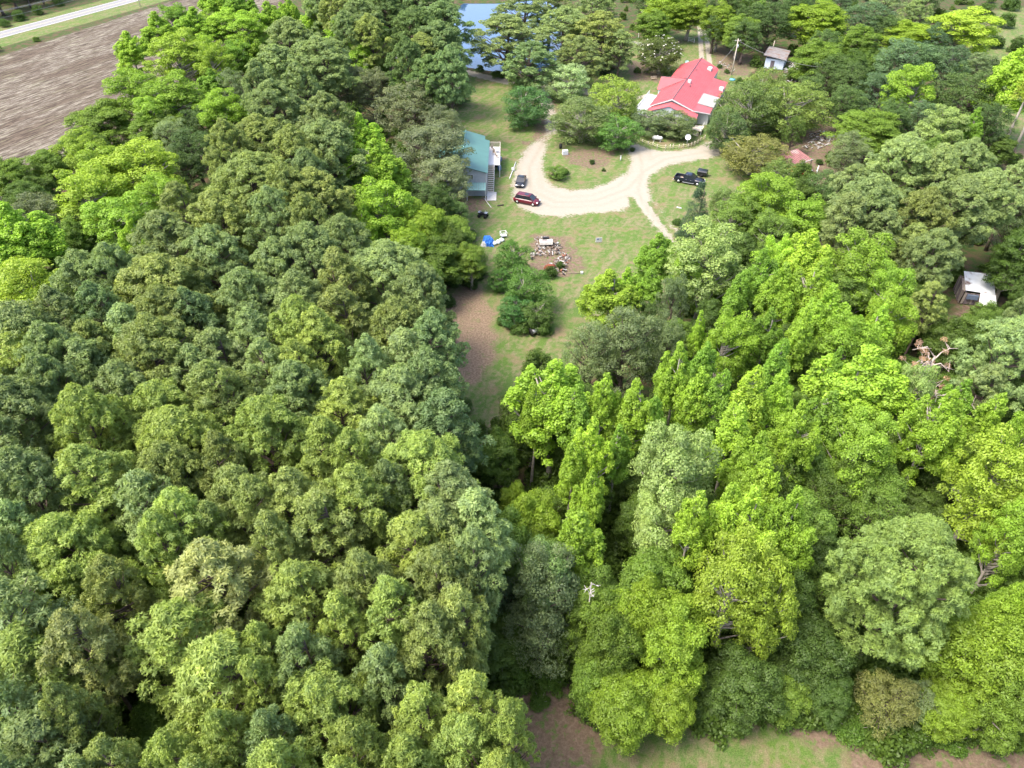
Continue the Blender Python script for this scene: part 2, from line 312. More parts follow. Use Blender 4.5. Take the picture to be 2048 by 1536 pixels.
# highway: asphalt sheet with painted lines
asph = mat('asphalt', (.20, .20, .205), .85, .14, 1.2); paintw = mat('road_paint_white', (.75, .75, .72), .6, .1, 8); painty = mat('road_paint_yellow', (.62, .50, .22), .6, .15, 8)
def strip(name, off, w, z, m, dash=None):
    mb = MB(); a = hwA-hwd*300+hwn*off; Ltot = 800; segs = [(0, Ltot)] if not dash else [(t, t+dash[0]) for t in np.arange(0, Ltot, dash[1])]
    for s0, s1 in segs:
        p, q = a+hwd*s0, a+hwd*s1; mb.add([tuple(p-hwn*w/2)+(z,), tuple(q-hwn*w/2)+(z,), tuple(q+hwn*w/2)+(z,), tuple(p+hwn*w/2)+(z,)], [(3, 2, 1, 0)])
    return mb.build(name, m)
tag(strip('highway', 0, 7.4, .03, asph), 'two-lane grey highway crossing the upper left corner', kind='structure')
for o in (3.3, -3.3): tag(strip('road_marking', o, .14, .036, paintw), 'white edge line of the highway', kind='structure')
for o in (.12, -.12): tag(strip('road_marking', o, .1, .036, painty), 'yellow centre line of the highway', kind='structure')

# ---------------------------------------------------------------- tree prototypes
def unit(n):
    v = rng.normal(size=(n, 3)); return v/np.linalg.norm(v, axis=1, keepdims=True)
def nrm(v): return v/(np.linalg.norm(v, axis=1, keepdims=True)+1e-9)
def leaves(C, R, cnt, size, flat=.8, down=-.45, spread=.5, asp=.6, shell=.7, tint_l=None, lean=.0):
    """diamond leaf faces spread over the outer part of lumps with centres C and radii R"""
    k = np.repeat(np.arange(len(C)), cnt); n = len(k); u = unit(n); bad = u[:, 2] < down; u[bad, 2] *= -.6; u = nrm(u)
    rr = (shell + (1.08-shell)*rng.random(n)**.6)[:, None]
    P = C[k] + u*np.array([1, 1, flat])*R[k][:, None]*rr
    N = nrm(u + rng.normal(size=(n, 3))*spread + np.array([0, 0, .35])); t = nrm(np.cross(N, rng.normal(size=(n, 3)))); b = np.cross(N, t)
    s = (size*(.65+.7*rng.random(n)))[:, None]
    V = np.stack([P-t*s*.5, P+b*s*.5*asp+N*s*.08, P+t*s*.5-N*s*.1, P-b*s*.5*asp+N*s*.08], 1).reshape(-1, 3)
    F = np.arange(n*4).reshape(n, 4); tl = rng.random(len(C)) if tint_l is None else tint_l
    T = np.clip(.5*tl[k]+.5*rng.random(n), 0, 1); return V, F, T
def needles(C, R, cnt, size, k=23, flat=.85, down=-.3):
    """round needle tufts: each a half ball of short blades facing outwards"""
    kk = np.repeat(np.arange(len(C)), cnt); n = len(kk); u = unit(n); bad = u[:, 2] < down; u[bad, 2] *= -.7; u = nrm(u)
    P = C[kk] + u*np.array([1, 1, flat])*R[kk][:, None]*(.66+.36*rng.random(n)**.5)[:, None]
    D = nrm(u+np.array([0, 0, .6])); ts = size*(.65+.7*rng.random(n)); tl = rng.random(len(C)); tt = .4*tl[kk]+.6*rng.random(n)
    P = np.repeat(P, k, 0); D = np.repeat(D, k, 0); s = np.repeat(ts, k)[:, None]; m = len(P)
    v = nrm(D*.7+unit(m)); t = nrm(v - D*np.sum(v*D, 1, keepdims=True)*.6 + v*.5); nn = nrm(v*1.0+rng.normal(size=(m, 3))*.28); t = nrm(t-nn*np.sum(t*nn, 1, keepdims=True)*.8); side = np.cross(t, nn)
    c = P+v*s*.42; w = s*.12; ln = s*(.20+.15*rng.random(m))[:, None]
    V = np.stack([c-t*ln*.5-side*w, c-t*ln*.5+side*w, c+t*ln], 1).reshape(-1, 3); F = np.arange(m*3).reshape(m, 3)
    T = np.clip(np.repeat(tt, k)+.2*(rng.random(m)-.5), 0, 1); return V, F, T
def trunk_mesh(name, H, r0, top, C, R, m, limbs=60, bend=.35, zfork=.45):
    mb = MB(); zs = np.linspace(0, top, 9); ph = rng.random()*6
    cx = bend*np.sin(zs/H*3+ph)-bend*np.sin(ph); cy = bend*np.cos(zs/H*2.3+ph)-bend*np.cos(ph)
    mb.tube([(cx[i], cy[i], zs[i]-(.3 if i == 0 else 0)) for i in range(9)], [r0*(1.25 if i == 0 else 1)*(1-.85*(zs[i]/top)**1.2) for i in range(9)], 8)
    order = rng.permutation(len(C))[:limbs]
    for i in order:
        c = C[i]; d = math.hypot(c[0], c[1]); z0 = min(max(c[2]-d*.75-.3, H*.18), top*.96); j = np.interp(z0, zs, np.arange(9)); x0 = np.interp(z0, zs, cx); y0 = np.interp(z0, zs, cy)
        rr = max(.03, min(.12, .02+.018*d)); mid = ((x0+c[0])/2+rng.normal()*.12*d*.3, (y0+c[1])/2+rng.normal()*.12*d*.3, (z0+c[2])/2-.05*d)
        mb.tube([(x0, y0, z0), mid, tuple(c)], [rr*1.4, rr, rr*.4], 5, False)
    me = mb.mesh(name); me.materials.append(m); return me
PROTO = {}
def proto(kind, H, w, crown, trunk): PROTO.setdefault(kind, []).append((H, w, crown, trunk))
def pine(H, w, ln, nl, tuft, ts, sparse=0):
    z0 = H-ln; n = nl; t = rng.random(n)**.85; z = z0+ln*(t*.95+.02)
    prof = np.clip(np.sin(PI*(.10+.90*np.clip(t, 0, 1)**.9))**.62, .0, 1); prof[t > .93] *= .6
    lob = rng.random(6)*6.28; a = np.arange(n)*2.39996+rng.random(n)*.7
    lobes = 1+.17*np.sin(3*a+lob[0]+z*.6)+.12*np.sin(5*a+lob[1]-z*.9)
    d = w/2*prof*lobes*np.where(rng.random(n) < .76, .74+.32*rng.random(n), .3+.4*rng.random(n))
    C = np.stack([d*np.cos(a), d*np.sin(a), z], 1); R = (.34+.40*rng.random(n))*(w/7)**.45*(1-.25*t)
    C = np.vstack([C, [[0, 0, H-.7]], [[.3, -.2, H-1.3]]]); R = np.append(R, [.55, .7])
    cnt = np.maximum(4, (tuft*(R/.7)**1.7)).astype(int); V, F, T = needles(C, R, cnt, ts)
    i = len(PROTO.get('P', [])); return npmesh('pine_crown', V, F, NEEDLE, T), trunk_mesh('pine_trunk', H, .19+.012*w, H-.8, C, R, BARK, 60)
for q in range(4): c, t = pine(20, 5.6, 9.4+q*.6, 150, 21, .54); proto('Ps', 20, 5.6, c, t)
for q in range(4): c, t = pine(21, 8.6, 11+q*.6, 260, 25, .56); proto('Pl', 21, 8.6, c, t)
for q in range(3): c, t = pine(15, 7.5, 12.3, 150, 22, .55); proto('Py', 15, 7.5, c, t)
c, t = pine(21, 9.6, 14.5, 300, 34, .52); proto('Pb', 21, 9.6, c, t)
def spired(H, w, ln, npl, rmax=1.25):
    C = []; R = []; z0 = H-ln
    pl = [(0, 0, z0+ln*.35, H, rmax*1.05)]
    for i in range(npl):
        a = i*2.4+rng.random(); d = w/2*(.38+.34*rng.random()); top = H-d*1.0-rng.random()*1.9
        pl.append((d*math.cos(a), d*math.sin(a), top-(3.4+1.6*rng.random()), top, rmax*(.72+.3*rng.random())))
    for x, y, zb, zt, rp in pl:
        m = int((zt-zb)*6*rp)+6
        for j in range(m):
            t = (j+.5)/m; rad = rp*(1-t)**.55*(.75+.6*rng.random()); a = j*2.4+rng.random()*1.4; rr = (.22+.34*rng.random()**1.3)*(1.15-.45*t)*rmax**.3; k = rad*(.5+.5*rng.random())
            C.append((x*(1+.1*t)+k*math.cos(a), y*(1+.1*t)+k*math.sin(a), zb+(zt-zb)*t)); R.append(rr)
    nb = int(60*(w/6)**1.5)
    for i in range(nb):      # lower spreading boughs and the body of the crown
        a = rng.random()*6.28; t = rng.random(); d = w/2*(.3+.62*rng.random()**.6)*(1-.45*t); C.append((d*math.cos(a), d*math.sin(a), z0+ln*.62*t)); R.append(.4+.35*rng.random())
    C = np.array(C); R = np.array(R); cnt = np.maximum(14, (105*(R/.45)**1.8)).astype(int)
    V, F, T = leaves(C, R, cnt, .22, 1.05, -.6, .55, .62, .5)
    return npmesh('spired_crown', V, F, LEAF, T), trunk_mesh('spired_trunk', H, .16+.016*w, H-1.6, C, R, BARKG, 40, .3)
for q in range(3): c, t = spired(17, 4.2, 8.5, 1+q, 1.25); proto('T', 17, 4.2, c, t)
for q in range(4): c, t = spired(18, 6.8, 10.5, 4+q, 1.5); proto('S', 18, 6.8, c, t)
def broad(H, w, ln, nl, lsz, flat, leafn, bark, kind, shell=.55, lumpr=1.0, spread=.8, dens=1.0, low=-.72):
    return broad_(H, w, ln, nl, lsz, flat, leafn, bark, kind, shell, lumpr, spread, low)
def broad_(H, w, ln, nl, lsz, flat, leafn, bark, kind, shell, lumpr, spread, low):
    z0 = H-ln; C = []; R = []
    dirs = unit(nl); dirs[:, 2] = np.where(dirs[:, 2] < low, -dirs[:, 2]*.7, dirs[:, 2]); dirs = nrm(dirs); ph = rng.random(3)*6
    az = np.arctan2(dirs[:, 1], dirs[:, 0]); lob = 1+.15*np.sin(3*az+ph[0])+.12*np.sin(4*az+ph[1]+dirs[:, 2]*4)
    rad = np.where(rng.random(nl) < .72, .84+.16*rng.random(nl), .4+.35*rng.random(nl))*lob
    C = dirs*np.array([w/2, w/2, ln/2])*.86*rad[:, None]+np.array([0, 0, z0+ln*.5]); R = lumpr*(.42+.55*rng.random(nl))*(w/8)**.5
    cnt = np.maximum(10, leafn*(R/.7)**1.8).astype(int)
    V, F, T = leaves(C, R, cnt, lsz, flat, -.5, spread, .6, shell)
    return npmesh(kind+'_crown', V, F, LEAF, T), trunk_mesh(kind+'_trunk', H, .2+.02*w, z0+ln*.6, C, R, bark, 55, .5)
for q in range(4): c, t = broad(16, 8, 12.5, 150, .23, .8, 150, BARKG, 'broadleaf', spread=.5); proto('B', 16, 8, c, t)
for q in range(3): c, t = broad(14, 7.5, 12, 210, .21, .66, 165, BARKG, 'layered', .35, 1.15, .45); proto('M', 14, 7.5, c, t)
for q in range(3): c, t = broad(14, 8.5, 12.5, 230, .20, .78, 100, BARK, 'oak', .6, .82, spread=.5); proto('K', 14, 8.5, c, t)
for q in range(2): c, t = broad(9, 5.5, 8.9, 110, .17, .8, 120, BARKG, 'small', .5, .9, spread=.5); proto('N', 9, 5.5, c, t)
for q in range(4): c, t = broad(9, 8, 9.4, 230, .2, .75, 105, BARKG, 'yard', .5, .85, spread=.5, low=-.97); proto('Y', 9, 8, c, t)
def cedar():
    H = 11; n = 150; t = rng.random(n)**1.3; a = np.arange(n)*2.4; d = 2.3*(1-t)**.8*(.75+.3*rng.random(n)); C = np.stack([d*np.cos(a), d*np.sin(a), .6+t*(H-1)], 1); R = .32+.35*rng.random(n)*(1-t*.5)
    V, F, T = leaves(C, R, np.full(n, 120), .13, 1.1, -.6, .8, .5, .5); return npmesh('cedar_crown', V, F, LEAF, T), trunk_mesh('cedar_trunk', H, .18, H-1, C, R, BARK, 30)
c, t = cedar(); proto('C', 11, 4.8, c, t)
def bush(w, h, n, lf, m=None, sz=.15):
    u = unit(n); u[:, 2] = np.abs(u[:, 2]); C = u*np.array([w/2, w/2, h])*.78*(.5+.5*rng.random(n)[:, None]); C[:, 2] += .1; R = (.28+.3*rng.random(n))*(w/3)**.5
    V, F, T = leaves(C, R, np.full(n, lf), sz, .85, -.3, .8, .6, .5); return npmesh('bush_crown', V, F, m or LEAF, T)
for q in range(3):
    c = bush(3, 2.2, 46, 110); mb = MB(); [mb.tube([(0, 0, -.1), (.4*math.cos(k*1.3), .4*math.sin(k*1.3), .9), (.9*math.cos(k*1.3), .9*math.sin(k*1.3), 1.6)], [.05, .03, .015], 5, False) for k in range(5)]
    t = mb.mesh('bush_stem'); t.materials.append(BARKG); proto('U', 2.4, 3, c, t)

COLR = {  # species leaf colours
 'P': {'grey-green': (.138, .197, .074), 'olive': (.142, .188, .055), 'yellow-green': (.165, .230, .055), 'blue-green': (.105, .165, .064), 'dull tan': (.182, .210, .078), 'deep green': (.085, .14, .045)},
 'S': {'bright yellow-green': (.178, .285, .034), 'fresh green': (.128, .23, .032), 'lime': (.205, .305, .036)},
 'B': {'bright green': (.15, .245, .033), 'pale silvery green': (.20, .28, .10), 'yellowish green': (.19, .27, .035), 'mid-green': (.12, .195, .04)},
 'M': {'mid-green': (.105, .17, .028), 'fresh green': (.145, .22, .026), 'dark green': (.055, .098, .022)},
 'K': {'dark green': (.065, .11, .035), 'grey-green': (.13, .18, .085), 'pale-tipped dark green': (.12, .145, .08), 'bluish green': (.075, .13, .065), 'reddish olive': (.14, .16, .055)},
}
KINDS = {'P': ('pine', 'pine_tree', 'fluffy-needled pine'), 'S': ('tulip poplar', 'poplar_tree', 'spire-topped tree'), 'B': ('', 'broadleaf_tree', 'full-crowned leafy tree'), 'M': ('', 'broadleaf_tree', 'loose layered leafy tree'),
         'K': ('', 'oak_tree', 'dense round oak'), 'N': ('', 'yard_tree', 'small tree'), 'C': ('', 'cedar_tree', 'cedar')}
TREES = []; FOL = 1.52
def put_tree(kind, px, py, w, colname, H=None, label=None, col=None, hc=None, name=None):
    fam = kind[0]; H0 = {'P': 20, 'S': 19, 'B': 15, 'M': 13, 'K': 13, 'N': 8, 'C': 10}[fam]; H = H or H0*(.94+.12*rng.random())
    lnf = {'P': .26, 'S': .36, 'B': .33, 'M': .34, 'K': .36, 'N': .42, 'C': .5}[fam]
    lnf = .5 if (col is not None and H <= 12 and fam in 'KBMN') else lnf; h = hc if hc is not None else H*(1-lnf); p = G(px, py, h); wm_ = metres(px, py, w, h)*((1.2 if py < 420 and col is None else 1.12) if fam in 'BMK' else 1.05)
    key = fam if fam != 'P' else ('Ps' if wm_ < 6.6 else 'Pl')
    if fam == 'S' and wm_ < 4.3: key = 'T'
    fam0 = fam
    if key == 'S' and rng.random() < .28 and not label: key = fam = 'B'; H *= .95
    if col is not None and fam in 'KBMN' and px > 900 and H <= 12: key = 'Y'
    if fam == 'P' and px > 960 and py < 140: key = 'Py'
    if fam == 'P' and w > 200: key = 'Pb'
    pr = PROTO[key]; Hp, wp, cr, tr = pr[int(rng.integers(len(pr)))]
    e = bpy.data.objects.new(name or KINDS[fam][1], None); COL.objects.link(e); e.location = (p[0], p[1], 0); e.rotation_euler = (0, 0, rng.random()*6.28)
    s = wm_/wp; e.scale = (s, s*(.92+.16*rng.random()), H/Hp)
    c = bpy.data.objects.new('crown', cr); t = bpy.data.objects.new('trunk', tr)
    base = col or COLR.get(fam0, COLR['B'])[colname]; j = (1+.06*rng.normal())*(1+.022*rng.normal()*np.array([1, 0, -.5]))*FOL; c.color = tuple(float(np.clip(a*b, .01, .5)) for a, b in zip(base, j))+(1,)
    for o in (t, c): COL.objects.link(o); o.parent = e
    TREES.append(dict(o=e, fam=fam, col=colname, px=px, py=py, w=wm_, wpx=w, label=label, x=p[0], y=p[1], H=H)); return e
PG, PO, PY, PB, PT, PD = 'grey-green', 'olive', 'yellow-green', 'blue-green', 'dull tan', 'deep green'
PINES = [(50, 1260, 150, PG), (88, 1347, 150, PY), (190, 1320, 105, PT), (250, 1205, 90, PO), (375, 1300, 145, PY), (462, 1385, 160, PY), (440, 1185, 145, PT), (45, 1440, 120, PG), (165, 1455, 85, PO), (110, 1515, 140, PG), (470, 1505, 90, PY), (370, 1545, 90, PY), (255, 1560, 90, PO),
 (150, 1120, 175, PY), (70, 1000, 145, PG), (60, 1090, 90, PG), (195, 990, 115, PY), (230, 940, 70, PO), (190, 870, 120, PY), (50, 850, 150, PG), (110, 800, 110, PG), (260, 805, 120, PG), (335, 850, 125, PY), (368, 905, 145, PY), (352, 975, 130, PO), (458, 955, 80, PO), (310, 1035, 110, PG), (380, 1075, 110, PY), (345, 1115, 90, PY), (490, 1020, 100, PO), (440, 815, 100, PO), (400, 770, 90, PG), (440, 1090, 80, PO), (20, 920, 90, PG), (15, 1150, 90, PG), (270, 1110, 70, PG),
 (540, 890, 130, PY), (595, 805, 110, PG), (700, 840, 95, PY), (810, 820, 145, PG), (895, 870, 110, PB), (660, 930, 100, PY), (715, 955, 85, PY), (720, 1030, 110, PY), (595, 1030, 105, PO), (650, 1080, 120, PO), (525, 1045, 90, PO), (850, 960, 145, PY), (950, 1070, 110, PG), (900, 1020, 110, PG), (830, 1120, 120, PY), (880, 1090, 100, PG), (770, 900, 90, PG), (560, 1120, 80, PO), (780, 1010, 80, PG),
 (607, 1215, 130, PY), (735, 1195, 105, PO), (790, 1255, 110, PY), (690, 1275, 90, PY), (615, 1345, 100, PG), (655, 1450, 165, PY), (540, 1330, 80, PY), (530, 1400, 80, PY), (775, 1375, 95, PG), (865, 1300, 105, PO), (920, 1270, 95, PO), (885, 1190, 120, PO), (950, 1150, 90, PG), (850, 1465, 110, PY), (945, 1440, 100, PY), (940, 1520, 110, PY), (1015, 1490, 80, PY), (720, 1530, 90, PY), (780, 1470, 70, PG), (560, 1510, 90, PG), (640, 1150, 70, PO), (700, 1120, 70, PG), (500, 1260, 70, PG), (300, 1210, 70, PY), (580, 1580, 110, PY), (820, 1560, 100, PY), (1000, 1580, 80, PY), (200, 1600, 110, PG), (60, 1590, 120, PG), (430, 1600, 110, PY), (700, 1620, 120, PY),
 (178, 580, 100, PG), (238, 570, 90, PG), (338, 505, 120, PG), (335, 595, 150, PO), (340, 655, 120, PO), (437, 535, 110, PG), (440, 450, 100, PO), (368, 437, 75, PO), (50, 700, 150, PG), (120, 735, 110, PG), (55, 750, 90, PY), (270, 690, 90, PG), (325, 725, 140, PO), (445, 740, 95, PG), (500, 615, 110, PG), (185, 760, 100, PG), (130, 660, 80, PG), (210, 650, 80, PB), (390, 660, 80, PB), (410, 610, 70, PB), (200, 720, 80, PO),
 (512, 430, 70, PG), (550, 452, 80, PG), (630, 405, 110, PO), (618, 462, 80, PO), (690, 500, 85, PG), (527, 512, 60, PG), (560, 555, 95, PG), (625, 528, 110, PG), (780, 560, 130, PG), (840, 612, 95, PG), (600, 620, 90, PG), (515, 700, 85, PG), (605, 680, 105, PY), (685, 655, 95, PO), (645, 705, 85, PY), (800, 675, 110, PO), (872, 700, 80, PB), (815, 750, 95, PG), (745, 765, 75, PG), (600, 765, 80, PY), (550, 640, 70, PO), (730, 620, 70, PG), (750, 690, 70, PB), (860, 790, 90, PB), (480, 670, 70, PG), (680, 580, 80, PO), (470, 760, 60, PO), (540, 760, 80, PG), (680, 770, 70, PG),
 (580, 82, 90, PG), (640, 128, 100, PG), (555, 142, 80, PG), (600, 182, 60, PG), (550, 220, 90, PG), (652, 242, 85, PG), (655, 205, 70, PD), (520, 290, 105, PO), (458, 305, 75, PO), (415, 335, 65, PG), (655, 303, 110, PG), (590, 320, 80, PO), (510, 372, 120, PO), (618, 368, 80, PG), (600, 250, 70, PD), (560, 285, 70, PO), (450, 385, 70, PO), (575, 400, 80, PO), (510, 240, 70, PG), (520, 180, 60, PG), (690, 360, 70, PG),
 (680, 22, 60, PO), (720, 45, 70, PG), (770, 30, 70, PD), (830, 60, 80, PD), (845, 115, 75, PO), (885, 45, 80, PB), (880, 95, 85, PB), (740, 75, 60, PO), (690, 70, 50, PG), (900, 150, 60, PB), (800, 10, 70, PD), (860, 10, 80, PB), (740, 5, 60, PG), (640, 20, 50, PG), (860, 160, 70, PD), (815, 130, 60, PD)]
for x, y, w, c in PINES:
    if w > 72 or y < 200: put_tree('P', x, y, w*1.2, c)
big = put_tree('P', 1818, 1140, 212, PY, 21, 'huge lone fluffy yellow-green pine at lower right, its whole round crown in view', col=(.122, .185, .05))
# pines round the pond and the yard, and the tall pine group at the right
for x, y, w, c, H, lb in [(1008, 62, 130, PG, 15, 'airy pine leaning before the pond, water showing between its boughs'), (1062, 112, 105, PB, 13, 'thin dark pine just below the airy pond pine'), (1130, 45, 110, PG, 15, 'tall pine right of the pond, beside the airy pond pine'),
   (1200, 55, 120, PO, 15, 'wide olive pine right of the pond with dull needles'), (1160, 100, 90, PG, 13, 'low grey-green pine below the wide olive pine'), (1240, 85, 60, PG, 12, 'small pine at the right edge of the pond pines'), (1045, 18, 105, PG, 15, 'pine at the top edge over the middle of the pond'), (1100, 5, 80, PG, 15, 'pine at the top edge right of the pond'), (1190, 5, 80, PG, 15, 'pine at the top edge above the wide olive pine'),
   (1735, 415, 115, PG, 19, 'tall grey-green pine with its bare leaning trunk showing, left of the right-hand pines'), (1690, 450, 90, PG, 18, None), (1800, 330, 110, PG, 19, 'tall grey-green pine standing highest of the right-hand pines'), (1840, 440, 95, PO, 18, None), (1910, 420, 130, PG, 19, None), (1965, 400, 100, PG, 18, None), (1862, 520, 100, PG, 17, 'grey-green pine overhanging the rusty-roofed cabin'), (1850, 615, 60, PO, 14, 'thin olive pine below the cabin pine'), (1870, 345, 90, PG, 18, None), (1760, 480, 90, PG, 16, None), (1820, 500, 80, PO, 15, None), (1700, 380, 80, PG, 16, None), (1680, 500, 70, PO, 12, None),
   (2015, 715, 140, PG, 19, 'large pale pine at the right edge below the cabin'), (2045, 640, 60, PG, 18, None), (1965, 790, 80, PG, 15, None), (1930, 330, 90, PG, 17, None), (2035, 370, 70, PG, 16, None), (1835, 22, 65, PG, 15, None)]:
    put_tree('P', x, y, w, c, H, lb)
BY, FG, LI = 'bright yellow-green', 'fresh green', 'lime'
SP = [(45, 490, 105, BY, 18), (15, 470, 60, BY, 18), (280, 497, 50, LI, 15), (765, 425, 115, BY, 17), (735, 470, 60, BY, 14), (540, 48, 70, BY, 16), (580, 35, 50, BY, 16), (625, 55, 52, BY, 16), (680, 75, 60, BY, 16), (712, 118, 70, BY, 16), (775, 98, 70, FG, 15), (725, 288, 70, BY, 16), (755, 350, 110, BY, 17), (805, 172, 50, FG, 11),
 (320, 70, 70, BY, 16), (265, 112, 70, BY, 16), (445, 225, 85, BY, 15), (395, 60, 80, BY, 16), (450, 55, 80, BY, 16), (495, 60, 80, BY, 16), (350, 40, 70, FG, 15), (410, 110, 70, BY, 16), (470, 120, 70, FG, 15), (480, 20, 60, FG, 15), (430, 15, 60, BY, 15), (500, 110, 60, BY, 15), (430, 180, 60, FG, 13),
 (1312, 525, 70, FG, 13), (1215, 600, 90, LI, 13), (1295, 590, 45, FG, 12), (1250, 590, 50, BY, 12), (1510, 580, 75, FG, 17), (1600, 545, 105, LI, 18), (1620, 610, 90, BY, 18), (1550, 610, 70, BY, 17), (1455, 690, 80, BY, 17), (1390, 690, 28, BY, 14), (1525, 690, 60, FG, 15), (1590, 700, 52, BY, 17), (1640, 655, 80, BY, 17), (1695, 700, 100, BY, 17), (1770, 650, 75, BY, 17), (1740, 690, 70, BY, 16),
 (1105, 820, 125, BY, 18), (1150, 860, 60, FG, 17), (1065, 850, 50, BY, 16), (1205, 842, 50, BY, 18), (1262, 857, 62, BY, 18), (1345, 782, 75, BY, 18), (1385, 825, 55, BY, 17), (1178, 935, 72, LI, 18), (1140, 970, 50, BY, 16), (1175, 1020, 50, BY, 15), (1458, 905, 62, BY, 18), (1495, 965, 85, BY, 18), (1490, 830, 62, LI, 18), (1430, 830, 50, FG, 17), (1540, 830, 50, BY, 17), (1380, 1080, 60, BY, 18), (1575, 900, 80, BY, 18), (1640, 860, 60, FG, 15), (1545, 760, 50, FG, 16), (1650, 780, 60, FG, 16),
 (1710, 790, 135, BY, 18), (1858, 880, 90, BY, 18), (1960, 870, 60, BY, 16), (1480, 1075, 100, BY, 18), (1560, 1075, 90, BY, 18), (1440, 1060, 60, BY, 17), (2025, 165, 110, LI, 21), (1940, 262, 46, FG, 13), (1400, 760, 45, FG, 15), (1300, 870, 45, FG, 15), (1155, 1100, 70, BY, 15), (1230, 930, 50, FG, 15), (2035, 900, 70, BY, 17), (1900, 830, 50, FG, 14), (1510, 1010, 60, BY, 17), (1545, 540, 60, BY, 17), (1465, 620, 45, FG, 15)]
SPL = {(2025, 165): 'very tall lime tree by the right edge above two long bare pale trunks', (280, 497): 'small lime-yellow tree peeking out where the pines meet the leafy wood', (805, 172): 'little fresh-green tree just above the pale-tipped oaks', (1312, 525): 'fresh-green spire tree at the corner of the lawn beside the two-rut track', (1215, 600): 'lime spire-topped tree at the lawn edge right of the bushy clump', (1205, 842): 'left one of twin narrow spires in the centre of the grove', (1262, 857): 'right one of twin narrow spires in the centre of the grove', (1390, 690): 'very slim bright spire beside the grey-green oaks', (1105, 820): 'broad many-spired bright tree bordering the lower end of the lawn'}
for x, y, w, c, H in SP: put_tree('S', x, y, w*(1.28 if y > 480 else 1.12), c, H*.96, SPL.get((x, y)))
BG, PS, YG, MG = 'bright green', 'pale silvery green', 'yellowish green', 'mid-green'
BR = [(70, 600, 180, YG, 17, None), (180, 395, 130, YG, 16, None), (285, 345, 140, YG, 16, None), (240, 445, 130, BG, 14, None), (215, 350, 100, YG, 15, None), (330, 400, 90, BG, 14, None), (135, 655, 100, MG, 14, None), (362, 115, 110, YG, 17, 'big pale-topped tree standing above the field-edge trees'), (432, 130, 62, YG, 17, None), (275, 185, 105, BG, 15, None), (350, 200, 105, BG, 15, None), (310, 230, 70, BG, 13, None), (165, 305, 90, YG, 12, None),
 (1925, 55, 120, YG, 15, 'bright yellowish tree at upper right next to the scrubby field'), (1825, 175, 82, BG, 16, 'bright green tree standing among dark bluish oaks at upper right'), (1885, 258, 80, PS, 13, 'pale feathery tree above the right-hand pines'), (1530, 405, 120, BG, 14, 'rounded bright green tree behind the cedar'), (1605, 440, 100, BG, 13, None), (1470, 440, 85, MG, 12, None), (1540, 470, 90, MG, 12, None), (1410, 528, 140, PS, 17, 'large pale silvery tree at the end of the two-rut track'), (1370, 560, 70, BG, 14, None), (1720, 545, 130, BG, 16, None), (1770, 590, 90, BG, 15, None), (1690, 600, 80, MG, 13, None),
 (1345, 945, 150, PS, 19, 'big round-topped pale silvery tree in the middle of the bright grove'), (1330, 1040, 120, PS, 15, 'lower pale bough mass under the big round pale tree'), (1715, 905, 130, BG, 15, None), (1815, 800, 80, PS, 16, 'pale silvery tree beside the fallen brown tree'), (1985, 965, 145, YG, 18, 'wide yellowish-green tree at the right edge above the huge pine'), (2040, 1050, 90, YG, 17, None), (1470, 1170, 150, YG, 18, 'wide yellow-green tree with long drooping branch tips at lower centre right'), (1530, 1220, 110, YG, 16, None), (1085, 1160, 120, PS, 14, None), (1580, 840, 50, MG, 12, None), (2020, 1080, 90, BG, 16, None), (1700, 970, 80, MG, 11, None)]
for x, y, w, c, H, lb in BR:
    put_tree('B', x, y, w, c, H, lb, col=(.15, .225, .085) if (x, y) == (1085, 1160) else None)
DG, FR, MD = 'mid-green', 'fresh green', 'dark green'
